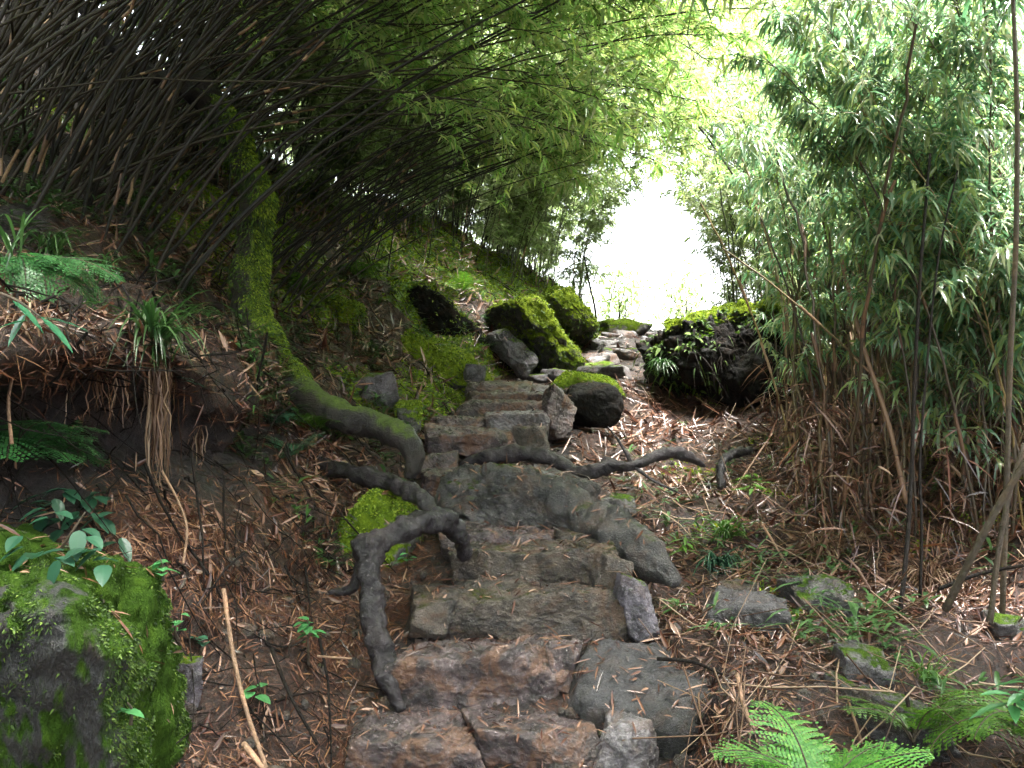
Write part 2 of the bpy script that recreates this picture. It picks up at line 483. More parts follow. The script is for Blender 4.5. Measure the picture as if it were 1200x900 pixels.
GN = grid_normals(GV)
cuu = np.repeat(cu[None], nr, 0)
pathw = sstep(8.3, 9.2, cuu) * (1 - sstep(9.8, 10.8, cuu))
amp = 1 - .6 * pathw
far = sstep(14, 40, GV[..., 1])
GV = GV + GN * ((fbm(GV, 1.6, 3) * .16 + fbm(GV, 5.5, 4, 2) * .055 + fbm(GV, 20, 3, 5, .6) * .016) * amp * (1 - far) + far * fbm(GV, .15, 3) * .8)[..., None]
# terraces of trodden earth between the stones of the path
GN = grid_normals(GV)
yy = GV[..., 1]
bankf = 1 - sstep(8.0, 8.7, cuu)
moss_a = (sstep(-.3, .15, fbm(GV, 1.1, 4, 9)) * (.12 + .8 * sstep(5.0, 7.0, yy)) * np.maximum(sstep(3.0, 4.2, cuu), sstep(5.5, 7, yy) * sstep(1.6, 2.4, cuu)) * bankf
          + .7 * sstep(8.5, 10.5, yy) * bankf * sstep(1.6, 2.6, cuu)
          + .35 * sstep(.05, .3, fbm(GV, 1.4, 3, 12)) * sstep(10.5, 11.5, cuu))
need_a = sstep(6.3, 6.9, cuu) * (1 - sstep(8.6, 9.2, cuu)) * (1 - sstep(4.4, 5.2, yy)) * (.45 + .9 * fbm(GV, 2.2, 3, 4)) + .35 * pathw * (1 - sstep(4.2, 5, yy))
reces = sstep(5.2, 5.7, cuu) * (1 - sstep(6.5, 7.0, cuu)) * (1 - sstep(4.2, 5.0, yy))
lit_a = np.clip(.75 + .6 * fbm(GV, 1.8, 3, 6), 0, 1) * (1 - .85 * reces) * (1 - .5 * pathw) * (.12 + .88 * np.maximum(sstep(2.6, 3.4, cuu), sstep(5.5, 7, yy) * sstep(1.6, 2.2, cuu)))
ii = (np.arange(nr - 1)[:, None] * nc + np.arange(nc - 1)[None]).ravel()
GF = np.stack([ii, ii + 1, ii + nc + 1, ii + nc], 1)
mb = MB()
mb.add(GV.reshape(-1, 3), GF)
ground = tag(mb.build("ground", M["ground"]), kind="structure")
for nm, arr in (("moss", moss_a), ("needle", need_a), ("litter", lit_a)):
    a = ground.data.attributes.new(nm, "FLOAT", "POINT")
    a.data.foreach_set("value", np.clip(arr, 0, 1).astype(np.float32).ravel())

GP = GV.reshape(-1, 3)
bvh_ground = BVHTree.FromPolygons([tuple(p) for p in GP], [tuple(f) for f in GF])
SOLID_V, SOLID_F, SOLID_N = [GP], [GF], len(GP)


def gz(x, y, top=9.0):
    h = bvh_ground.ray_cast(Vector((x, y, top)), Vector((0, 0, -1)))
    return h[0].z if h[0] else 0.0


def pix_ground(px, py):
    """the ground point seen in a direction"""
    d = Vector(((px - 600) / F, 1, (450 - py) / F)).normalized()
    h = bvh_ground.ray_cast(Vector((0, 0, EYE)), d)
    return h[0], h[1]


# ------------------------------------------------------------------ rocks
def cube_sphere(n):
    t = np.linspace(-1, 1, n + 1)
    a, b = np.meshgrid(t, t, indexing="ij")
    o = np.ones_like(a)
    V, Fc, k = [], [], 0
    idx = (np.arange(n)[:, None] * (n + 1) + np.arange(n)[None]).ravel()
    q = np.stack([idx, idx + n + 1, idx + n + 2, idx + 1], 1)
    for s, ax in ((1, 0), (-1, 0), (1, 1), (-1, 1), (1, 2), (-1, 2)):
        P = [None] * 3
        P[ax], P[(ax + 1) % 3], P[(ax + 2) % 3] = o * s, a, b
        V.append(np.stack(P, -1).reshape(-1, 3))
        Fc.append((q if s > 0 else q[:, ::-1]) + k)
        k += (n + 1) ** 2
    V = np.concatenate(V)
    Fc = np.concatenate(Fc)
    key = np.round(V * 1e5).astype(np.int64)
    _, inv_first, inv = np.unique(key, axis=0, return_index=True, return_inverse=True)
    return V[inv_first], inv.ravel()[Fc]


CS = {n: cube_sphere(n) for n in (12, 24, 40, 64)}


def rock_points(half, seed, res=24, boxy=.6, nplanes=10, rough=.06, sharp=11.0):
    """a boulder: smooth minimum of random cutting planes, then broken up by noise"""
    r = np.random.default_rng(seed)
    V, Fc = CS[res]
    D = V / np.linalg.norm(V, axis=1)[:, None]
    nrm, off = [], []
    if boxy > 0:
        for ax in range(3):
            for s in (1, -1):
                n = np.zeros(3)
                n[ax] = s
                n += r.normal(size=3) * .13
                nrm.append(n / np.linalg.norm(n))
                off.append(1 - (1 - boxy) * 0 + r.uniform(-.06, .05))
    for k in range(nplanes):
        n = r.normal(size=3)
        n /= np.linalg.norm(n)
        nrm.append(n)
        off.append(r.uniform(.78, 1.02) * (1 + .42 * boxy))
    nrm, off = np.array(nrm), np.array(off)
    q = np.maximum(D @ nrm.T, 1e-3) / off                      # 1/r per plane
    inv = (np.sum(q ** sharp, 1)) ** (1 / sharp)
    P = D / inv[:, None]
    P = P * np.asarray(half)
    m = float(np.mean(half))
    nn = D / np.asarray(half)
    nn /= np.linalg.norm(nn, axis=1)[:, None]
    sd = seed % 97
    w3 = np.stack([fbm(P, 1.5 / m, 2, sd + 20 + k) for k in range(3)], 1) * m * .35
    Q = P + w3
    ridge = 1 - np.abs(perlin(Q * 2.1 / m + sd)) * 2.2
    cell = np.floor(perlin(Q * 1.3 / m + sd * 1.3) * 5) / 5
    P = P + nn * (fbm(P, 1.1 / m, 3, sd) * rough * 1.9 + fbm(P, 5 / m, 5, sd + 3, .6) * rough * .8 - np.clip(ridge - .8, 0, 1) * rough * 2.2 + cell * rough * (1.5 if sharp > 20 else .8))[:, None] * m
    return P, Fc


def rock(name, label, cat, loc, half, mat, seed, rot=(0, 0, 0), res=24, boxy=.6, nplanes=10, rough=.08, group=None, solid=True, sharp=11.0):
    global SOLID_N
    P, Fc = rock_points(half, seed, res, boxy, nplanes, rough, sharp)
    mb = MB()
    mb.add(P, Fc)
    o = mb.build(name, M[mat])
    o.location, o.rotation_euler = loc, rot
    tag(o, label, cat, group)
    if solid:
        mw = np.array(Matrix.Translation(Vector(loc)) @ Euler(rot).to_matrix().to_4x4())
        SOLID_V.append(P @ mw[:3, :3].T + mw[:3, 3])
        SOLID_F.append(Fc + SOLID_N)
        SOLID_N += len(P)
    return o


def slab(label, x0, x1, yt, yb, Y, depth, mat, seed, tilt=0, rz=0, name="step_stone", cat="stone step", group="stone steps of the footpath", res=64, sink=.04, rough=.085, boxy=.9, npl=9, rx=0):
    """a stone whose front face fills that stretch of the flight"""
    w, h = (x1 - x0) * Y / F / 2, (yb - yt) * Y / F / 2 + sink / 2
    c = U((x0 + x1) / 2, yt, Y)
    return rock(name, label, cat, (c[0], Y + depth / 2, c[2] - h), (w * 1.03, depth / 2, h), mat, seed, (R(rx), R(tilt), R(rz)), res, boxy, npl, rough, group, sharp=40.0)


def ground_slab(label, x0, x1, yt, yb, depth, mat, seed, **kw):
    h = pix_ground((x0 + x1) / 2, yb - (yb - yt) * .15)[0]
    return slab(label, x0, x1, yt, yb, h.y, depth, mat, seed, **kw)


# the flight, from the foot up
slab("bottom step left stone, purplish and wet, beside the root's lower end", 396, 556, 868, 925, 3.08, .34, "step", 11, 1)
slab("bottom step middle stone, rust stained, between two flat wet stones", 554, 706, 864, 925, 3.1, .34, "step", 12, -1)
slab("bottom step right end block, pale grey and squarish, against the dark boulder", 702, 770, 858, 925, 3.02, .15, "step_grey", 13, 1)
slab("broad rusty step slab, second from the bottom, with a ragged lower edge", 474, 664, 770, 842, 3.38, .36, "step", 14, -2, rough=.10)
slab("small rusty stone at the right end of the second step", 644, 676, 762, 800, 3.42, .2, "step", 15, 3, res=24)
slab("long dark slab forming the third step, raised on packed soil", 524, 726, 696, 740, 3.68, .32, "step_dark", 16, -3, 2, res=64)
slab("brown wedge shaped slab forming the fourth step, leaf strewn", 538, 720, 646, 694, 3.94, .3, "step_dark", 17, -4, -3, res=64)
slab("flat grey slab forming the fifth step, above the brown wedge slab", 528, 658, 624, 664, 4.2, .32, "step", 18, 0, 2)
slab("small olive stone at the right end of the fifth step", 652, 708, 627, 650, 4.22, .22, "step_dark", 19, 2, res=24)
slab("brown flank stone standing under the third and fourth steps on the right", 690, 730, 652, 712, 3.86, .26, "step_dark", 20, 8, 12, res=24)
slab("small pale violet stone leaning beside the third step on the right", 726, 764, 684, 742, 3.66, .2, "rock_violet", 21, -8, 10, name="stone", cat="stone", group="loose stones by the path", res=24)
slab("soil covered stone at the left end of the third step", 478, 530, 706, 742, 3.64, .25, "step_dark", 22, 3, res=24)
# the upper part of the path
slab("grey rounded stone on the path, left of the long diagonal boulder", 486, 548, 556, 584, 5.05, .35, "step", 23, 3)
slab("rough dark stone on the path, just above the rounded stone", 488, 532, 535, 562, 5.35, .3, "step", 24, -4)
slab("flat wet stone set behind the diagonal boulder", 596, 684, 562, 590, 5.0, .4, "step_grey", 25, 2)
slab("long curved step with a lifted front lip, below the pale slab", 496, 602, 506, 526, 5.85, .32, "step", 26, 1)
slab("squat black block beside the curved step", 602, 642, 501, 530, 5.95, .28, "step_dark", 27, 0, res=24)
slab("narrow grey step left of the pale slab", 506, 566, 489, 508, 6.25, .32, "step", 28, 2)
slab("large pale grey slab, the lightest step of the upper flight", 566, 644, 485, 506, 6.25, .4, "step_grey", 29, -1)
slab("brown slab on edge closing the upper flight on the right", 636, 668, 462, 512, 6.3, .5, "step", 30, 10, 6)
slab("rust brown step just above the pale slab", 534, 648, 471, 490, 6.65, .36, "step", 31, -1)
for k, (a, b) in enumerate(((548, 586), (583, 622), (619, 654))):
    slab(["small left stone of the narrow row of three in the upper flight", "small middle stone of the narrow row of three in the upper flight", "small right stone of the narrow row of three in the upper flight"][k],
         a, b, 459 + k, 476, 7.05, .34, "step", 32 + k, 1 - k, res=24)
slab("topmost step on the left, dark and low, under the mossy slab", 548, 622, 449, 463, 7.45, .36, "step", 36, 1, res=24)
slab("topmost step on the right, wet grey, beside the black rock", 618, 692, 451, 465, 7.5, .36, "step_grey", 37, -1, res=24)

# the long boulder lying across the path


def smooth_path(pts, n):
    pts = np.asarray(pts, float)
    s = np.concatenate([[0], np.cumsum(np.linalg.norm(np.diff(pts[:, :3], axis=0), axis=1) ** .5)])
    t = np.linspace(0, s[-1], n)
    P = np.concatenate([pts[:1] * 2 - pts[1:2], pts, pts[-1:] * 2 - pts[-2:-1]])
    S = np.concatenate([[-s[1]], s, [2 * s[-1] - s[-2]]])
    k = np.clip(np.searchsorted(S, t, side="right") - 1, 1, len(S) - 3)
    u = ((t - S[k]) / (S[k + 1] - S[k]))[:, None]
    p0, p1, p2, p3 = P[k - 1], P[k], P[k + 1], P[k + 2]
    return .5 * (2 * p1 + (p2 - p0) * u + (2 * p0 - 5 * p1 + 4 * p2 - p3) * u**2 + (3 * p1 - p0 - 3 * p2 + p3) * u**3)


def tube_geo(path, rad, sides=12, rough=0.0, seed=0, flat=1.0, freq=1.0, close=True):
    path = np.asarray(path, float)
    rad = np.asarray(rad, float)
    n = len(path)
    T = np.gradient(path, axis=0)
    T /= np.linalg.norm(T, axis=1)[:, None] + 1e-12
    up = np.array([0, 0, 1.0]) if abs(T[0][2]) < .9 else np.array([0, 1.0, 0])
    A = np.zeros_like(path)
    a = np.cross(T[0], up)
    a /= np.linalg.norm(a)
    for i in range(n):
        a = a - T[i] * (a @ T[i])
        a /= np.linalg.norm(a) + 1e-12
        A[i] = a
    B = np.cross(T, A)
    th = np.linspace(0, 2 * np.pi, sides, endpoint=False)
    off = np.cos(th)[None, :, None] * A[:, None] + np.sin(th)[None, :, None] * B[:, None] * flat
    P = path[:, None] + off * rad[:, None, None]
    if rough > 0:
        m = rad.mean()
        d = fbm(P, freq * .9 / m * .6, 3, seed) * 1.3 + fbm(P, freq * 3.2 / m * .5, 3, seed + 4) * .5
        P = P + off * (d * rough * rad[:, None])[..., None]
    V = P.reshape(-1, 3)
    i = np.arange(n - 1)[:, None] * sides
    j = np.arange(sides)[None]
    Fc = np.stack([i + j, i + (j + 1) % sides, i + sides + (j + 1) % sides, i + sides + j], -1).reshape(-1, 4)
    caps = None
    if close:
        V = np.concatenate([V, path[:1] - T[:1] * rad[0] * .4, path[-1:] + T[-1:] * rad[-1] * .4])
        c0, c1 = n * sides, n * sides + 1
        jj = np.arange(sides)
        caps = np.concatenate([np.stack([(jj + 1) % sides, jj, np.full(sides, c0)], 1),
                               np.stack([(n - 1) * sides + jj, (n - 1) * sides + (jj + 1) % sides, np.full(sides, c1)], 1)])
    return V, Fc, caps


def add_tube(mb, pts, radii, n=24, sides=10, rough=0.0, seed=0, mat=0, freq=1.0, flat=1.0):
    q = smooth_path(np.column_stack([pts, radii]), n)
    V, Fc, caps = tube_geo(q[:, :3], np.maximum(q[:, 3], 1e-4), sides, rough, seed, flat, freq)
    mb.add(V, Fc, mat)
    mb.add(V[:0], np.zeros((0, 4), int), mat)
    mb.f.append(caps + (mb.n - len(V)))
    mb.m.append(mat)
    mb.v.append(np.zeros((0, 3)))
    return V, Fc


def register(o):
    global SOLID_N
    me = o.data
    v = np.empty(len(me.vertices) * 3)
    me.vertices.foreach_get("co", v)
    v = v.reshape(-1, 3)
    fs = np.array([p.vertices[:] for p in me.polygons if len(p.vertices) == 4])
    mw = np.array(o.matrix_world)
    SOLID_V.append(v @ mw[:3, :3].T + mw[:3, 3])
    SOLID_F.append(fs + SOLID_N)
    SOLID_N += len(v)


def px_path(lst):
    return np.array([U(*p) for p in lst])


mb = MB()
add_tube(mb, px_path([(520, 618, 4.7), (570, 602, 4.66), (622, 590, 4.6), (672, 602, 4.46), (718, 624, 4.28), (760, 654, 4.1), (792, 684, 3.98)]),
         [.05, .10, .12, .11, .095, .085, .035], 140, 48, .5, 5, freq=.8)
P, Fc = rock_points((.35, .22, .19), 433, 64, .3, 20, .1, 22)
mb.add(P @ np.array(Euler((R(10), R(10), R(-12))).to_matrix()).T + U(606, 594, 4.6), Fc)
o = tag(mb.build("boulder", M["boulder_long"]), "long dark boulder running diagonally across the path above the steps", "boulder")
register(o)

c = U(752, 830, 3.15)
rock("boulder", "big boulder with painted light on top and shade on its side at the lower right of the steps", "boulder", (.50, 3.58, EYE - 1.27), (.36, .31, .38), "boulder_top_light", 41, (R(2), R(12), R(12)), 64, 0, 20, .045)
# foreground mossy rock on the left
rock("mossy_rock", "large upright moss streaked rock in the lower left foreground", "rock", (-1.43, 2.55, EYE - 1.10), (.46, .32, .70), "rock_front", 43, (R(4), R(7), R(-10)), 64, .8, 22, .13)
# left of the steps
rock("mossy_rock", "rounded green topped rock left of the flight, behind the looping root", "rock", (-.62, 4.5, EYE - .73), (.23, .26, .23), "rock_moss", 44, (0, R(4), R(15)), 40, 0, 16, .09)
rock("mossy_rock", "violet faced rock with a moss fringe beside the tree root", "rock", U(434, 466, 6.25), (.16, .16, .15), "rock_violet", 45, (0, R(-12), R(20)), 40, .4, 9, .07)
rock("mossy_rock", "small round dark rock at the tip of the tree root", "rock", U(480, 490, 6.15), (.075, .09, .095), "rock_moss", 46, (0, 0, 0), 24, .3, 8, .07)
rock("mossy_rock", "broad tilted green slab at the left head of the steps", "rock", U(528, 436, 8.1), (.48, .36, .17), "rock_fullmoss", 47, (R(14), R(33), R(8)), 64, .3, 14, .12)
rock("mossy_rock", "low green cushion of rock under the tilted slab", "rock", U(506, 468, 7.5), (.26, .25, .12), "rock_fullmoss", 48, (R(5), R(20), R(12)), 40, .4, 8, .06)
rock("gap_shade_slab", "black slab standing in for the shaded gap at the head of the steps", "rock", U(541, 413, 9.0), (.66, .36, .22), "rock_black", 49, (R(-4), R(43), R(12)), 64, .6, 12, .12)  # black filler slab, its colour paints the shade inside the gap
rock("bare_rock", "bare violet grey rock face framed by bright moss", "rock", U(600, 412, 8.7), (.25, .12, .11), "rock_violet", 50, (R(-10), R(46), R(-6)), 40, .5, 12, .1)
rock("mossy_rock", "steep yellow green mossy ridge beside the bare rock face", "rock", U(632, 408, 9.1), (.15, .50, .50), "rock_fullmoss", 51, (R(-10), R(-36), R(22)), 64, .8, 14, .12)
rock("mossy_rock", "bright mossy knob on the bank near the far crest", "rock", U(664, 368, 10.6), (.15, .55, .36), "rock_fullmoss", 52, (0, R(-40), R(10)), 40, .7, 12, .12)
rock("mossy_rock", "mossy outcrop halfway up the left bank beyond the tree", "rock", U(385, 372, 7.3), (.22, .2, .16), "rock_fullmoss", 53, (0, R(20), 0), 40, .4, 8, .08)
rock("stone", "angular grey stone at the foot of the violet rock face", "stone", U(556, 440, 7.85), (.09, .08, .08), "rock_violet", 54, (0, R(20), 0), 24, .5, 8, .08)
# middle right of the path
rock("mossy_rock", "low rock with a green back beside the topmost steps", "rock", U(690, 452, 7.7), (.24, .26, .1), "rock_moss", 55, (0, R(8), R(-14)), 40, .5, 8, .07)
rock("rock", "smooth black rock at the right of the topmost step", "rock", U(694, 476, 7.0), (.20, .22, .15), "rock_black", 56, (0, R(6), R(10)), 40, .35, 9, .06)
rock("rock", "dark flat rock on the upper path, pointing right", "rock", U(702, 436, 8.4), (.17, .18, .055), "boulder", 57, (0, R(-4), R(20)), 24, .5, 8, .08)
rock("rock", "mossy low boulder sitting on the bright crest of the path", "rock", U(728, 386, 12.2), (.3, .3, .12), "rock_moss", 58, (0, 0, R(15)), 24, .4, 8, .07)
r2 = np.random.default_rng(5)
for k in range(26):
    Yk = r2.uniform(8.6, 12.2)
    x = np.interp(Yk, [8.2, 10, 12], [.35, 1.0, 1.55]) + r2.uniform(-.38, .38)
    s = r2.uniform(.05, .13)
    rock("stone", "trodden grey stone paving the upper path below the bright crest", "stone", (x, Yk, gz(x, Yk) + s * .12), (s * r2.uniform(1, 1.8), s * r2.uniform(1, 1.6), s * .6),
         ["step", "step_grey", "rock_violet"][k % 3], 60 + k, (r2.uniform(-.2, .2), r2.uniform(-.2, .2), r2.uniform(0, 3)), 12, .6, 8, .08, "stones of the upper path")
# right slope
ground_slab("flat pale slab with a dark underside resting on the litter right of the steps", 838, 932, 708, 756, .26, "boulder_top_light", 90, tilt=6, rz=-8, name="rock", cat="rock", group=None, res=40, boxy=.7, npl=9)
ground_slab("rounded brown grey stone half buried behind the flat pale slab", 934, 1004, 684, 730, .3, "boulder", 91, tilt=-3, rz=10, name="rock", cat="rock", group=None, boxy=.4)
ground_slab("small dark stone just above the flat pale slab", 848, 890, 688, 714, .2, "step_dark", 92, tilt=3, rz=0, name="rock", cat="rock", group=None, res=24, boxy=.5)
ground_slab("little grey stone at the right edge among dead stems", 1168, 1215, 726, 752, .2, "boulder", 93, tilt=3, rz=0, name="rock", cat="rock", group=None, res=24, boxy=.4)
ground_slab("dark stone buried in litter right of the diagonal boulder", 694, 746, 583, 606, .26, "boulder", 94, tilt=-4, rz=0, name="rock", cat="rock", group=None, res=24, boxy=.5)
ground_slab("dark grey rock sunk in the grass near the right foreground fern", 1010, 1120, 838, 910, .4, "boulder", 95, tilt=10, rz=20, name="rock", cat="rock", group=None, boxy=.4)
ground_slab("small dark stone between the litter and the right dead stems", 996, 1046, 770, 812, .25, "boulder", 96, tilt=4, rz=0, name="rock", cat="rock", group=None, res=24, boxy=.4)
ground_slab("violet pointed stone at the foot of the mossy foreground rock", 190, 226, 776, 836, .1, "rock_violet", 97, tilt=4, rz=0, name="rock", cat="rock", group=None, res=24, boxy=.4)
# dark mound on the right
rock("earth_mound", "dark overhanging earth mound with a mossy top right of the path", "mound", U(838, 415, 8.5), (.60, .5, .33), "rock_black", 98, (R(4), R(-11), R(-8)), 64, .15, 12, .2)
rock("mossy_turf", "mossy turf cap on top of the dark earth mound", "moss", U(850, 372, 8.5), (.46, .4, .08), "rock_fullmoss", 99, (R(4), R(-10), R(-8)), 40, .1, 8, .22)
rock("rock", "black hollow edged rock behind the mound under the bamboo", "rock", U(885, 440, 8.2), (.35, .4, .3), "rock_black", 100, (0, 0, 0), 40, .4, 10, .1)

bvh_solid = BVHTree.FromPolygons([tuple(p) for p in np.concatenate(SOLID_V)], [tuple(f) for f in np.concatenate(SOLID_F)])

# ------------------------------------------------------------------ tree and roots
tree = empty("mossy_tree", U(330, 455, 5.5), "crooked moss covered tree growing from the left bank above the steps", "tree")


def local(parent, pts):
    return np.asarray(pts) - np.array(parent.location)


def grow(name, parent, lst, rad, mat, n=60, sides=20, rough=.25, seed=1, freq=1.0):
    mb = MB()
    P = px_path(lst) if len(lst[0]) == 3 and lst[0][0] > 5 else np.asarray(lst)
    add_tube(mb, local(parent, P), rad, n, sides, rough, seed, freq=freq)
    return mb.build(name, M[mat], parent)


TR = [(364, 478, 5.08), (334, 440, 5.14), (306, 395, 5.26), (291, 338, 5.4), (296, 280, 5.5), (302, 235, 5.46), (285, 190, 5.42), (264, 145, 5.45), (240, 112, 5.6)]
trunk = grow("trunk", tree, TR, [.07, .105, .10, .092, .088, .088, .088, .08, .05], "bark_moss", 120, 28, .4, 3, .7)
grow("root", tree, [(338, 448, 5.12), (372, 475, 5.04), (410, 490, 4.98), (448, 502, 4.95), (474, 514, 4.88), (484, 536, 4.85), (480, 560, 4.85)], [.085, .085, .076, .07, .07, .055, .025], "root_moss", 70, 20, .3, 6)
grow("root", tree, [(330, 440, 5.45), (300, 470, 5.2), (270, 505, 4.9), (250, 540, 4.6), (262, 580, 4.3), (285, 600, 4.15)], [.07, .045, .035, .03, .025, .015], "root_moss", 60, 12, .3, 8)
grow("root", tree, [(320, 440, 5.4), (285, 450, 5.2), (255, 470, 4.95), (225, 480, 4.7)], [.06, .035, .028, .015], "root_moss", 40, 12, .3, 9)
grow("branch", tree, [(268, 150, 5.45), (225, 110, 5.5), (170, 80, 5.6), (110, 30, 5.8), (60, -60, 6.0)], [.06, .05, .045, .035, .025], "twig", 40, 12, .3, 15)
grow("branch", tree, [(262, 142, 5.46), (240, 100, 5.7), (226, 40, 6.1), (235, -60, 6.6), (260, -180, 7.0)], [.075, .07, .06, .05, .035], "twig", 40, 12, .3, 11)


def root_thing(label, lst, rad, mat="root", n=60, sides=20, seed=1, rough=.5, extra=()):
    P = px_path(lst)
    mb = MB()
    o0 = P[0].copy()
    add_tube(mb, P - o0, rad, n, sides, rough, seed)
    for e, er in extra:
        add_tube(mb, px_path(e) - o0, er, 30, 8, .2, seed + 5)
    o = mb.build("exposed_root", M[mat])
    o.location = o0
    return tag(o, label, "root")


root_thing("thick wet root looping beside the steps and dropping to the bottom", [(545, 652, 3.98), (536, 622, 3.9), (512, 608, 3.82), (480, 618, 3.74), (452, 632, 3.68), (434, 640, 3.62), (432, 668, 3.56), (436, 712, 3.5), (444, 762, 3.43), (456, 800, 3.38), (472, 832, 3.34)],
           [.026, .038, .044, .046, .042, .052, .044, .040, .043, .037, .018], n=150, sides=24, seed=21, rough=.55,
           extra=[([(440, 640, 3.64), (424, 660, 3.62), (412, 690, 3.62), (385, 694, 3.62)], [.03, .024, .02, .01])])
root_thing("dark root curving round the green topped rock to the steps", [(330, 535, 4.95), (372, 545, 4.8), (420, 556, 4.62), (468, 570, 4.45), (496, 586, 4.3), (512, 606, 4.2)], [.03, .035, .038, .04, .036, .02], "root", seed=22)
root_thing("smooth grey root lying across the path below the curved step", [(540, 546, 5.65), (572, 535, 5.6), (606, 531, 5.58), (640, 536, 5.5), (664, 548, 5.42), (672, 560, 5.36)], [.025, .042, .048, .042, .034, .012], "root", seed=23, rough=.4)
root_thing("wet black root with forked twigs on the litter right of the path", [(664, 552, 5.42), (690, 554, 5.34), (712, 546, 5.34), (742, 546, 5.3), (768, 534, 5.32), (796, 532, 5.36), (826, 546, 5.4)], [.02, .045, .04, .024, .028, .036, .012], "root", seed=24,
           extra=[([(742, 546, 5.3), (732, 528, 5.3), (722, 512, 5.32), (712, 500, 5.34)], [.014, .009, .007, .004]), ([(742, 546, 5.3), (764, 562, 5.22), (788, 574, 5.15), (800, 580, 5.1)], [.012, .008, .006, .003])])
root_thing("small bluish root hooping out of the litter before the bamboo", [(846, 572, 5.55), (844, 552, 5.6), (850, 538, 5.65), (866, 530, 5.72), (880, 528, 5.8)], [.024, .026, .026, .026, .02], "root", 40, 12, 25)
root_thing("short black curved branch lying beside the half buried stone", [(932, 728, 3.95), (956, 722, 3.95), (980, 723, 3.96), (1000, 732, 3.98)], [.012, .018, .018, .008], "root", 30, 10, 26)

# ------------------------------------------------------------------ leaves


def leaf_block(base, d, side, L, W, droop=.25, fold=.25):
    """many lance leaves at once: base, direction, side vector, length, width"""
    n = len(base)
    d = d / (np.linalg.norm(d, axis=1)[:, None] + 1e-9)
    side = side - d * np.sum(side * d, 1)[:, None]
    side /= np.linalg.norm(side, axis=1)[:, None] + 1e-9
    up = np.cross(side, d)
    L, W = np.broadcast_to(L, n)[:, None], np.broadcast_to(W, n)[:, None]
    dn = np.array([0, 0, -1.0])
    m1 = base + d * L * .3 + dn * L * droop * .08
    m2 = base + d * L * .65 + dn * L * droop * .4
    tip = base + d * L * .97 + dn * L * droop
    V = np.stack([base, m1 + side * W * .5 + up * W * fold * .5, m1, m1 - side * W * .5 + up * W * fold * .5,
                  m2 + side * W * .38 + up * W * fold * .4, m2, m2 - side * W * .38 + up * W * fold * .4, tip], 1).reshape(-1, 3)
    k = np.arange(n)[:, None, None] * 8
    tri = np.array([[0, 1, 2], [0, 2, 3], [4, 7, 5], [5, 7, 6]])
    quad = np.array([[1, 4, 5, 2], [2, 5, 6, 3]])
    return V, (k + tri[None]).reshape(-1, 3), (k + quad[None]).reshape(-1, 4)


def add_leaves(mb, base, d, side, L, W, droop=.25, fold=.25, mat=0):
    V, t, q = leaf_block(base, d, side, L, W, droop, fold)
    n0 = mb.n
    mb.add(V, t, mat)
    mb.f.append(q + n0)
    mb.m.append(mat)
    mb.v.append(np.zeros((0, 3)))


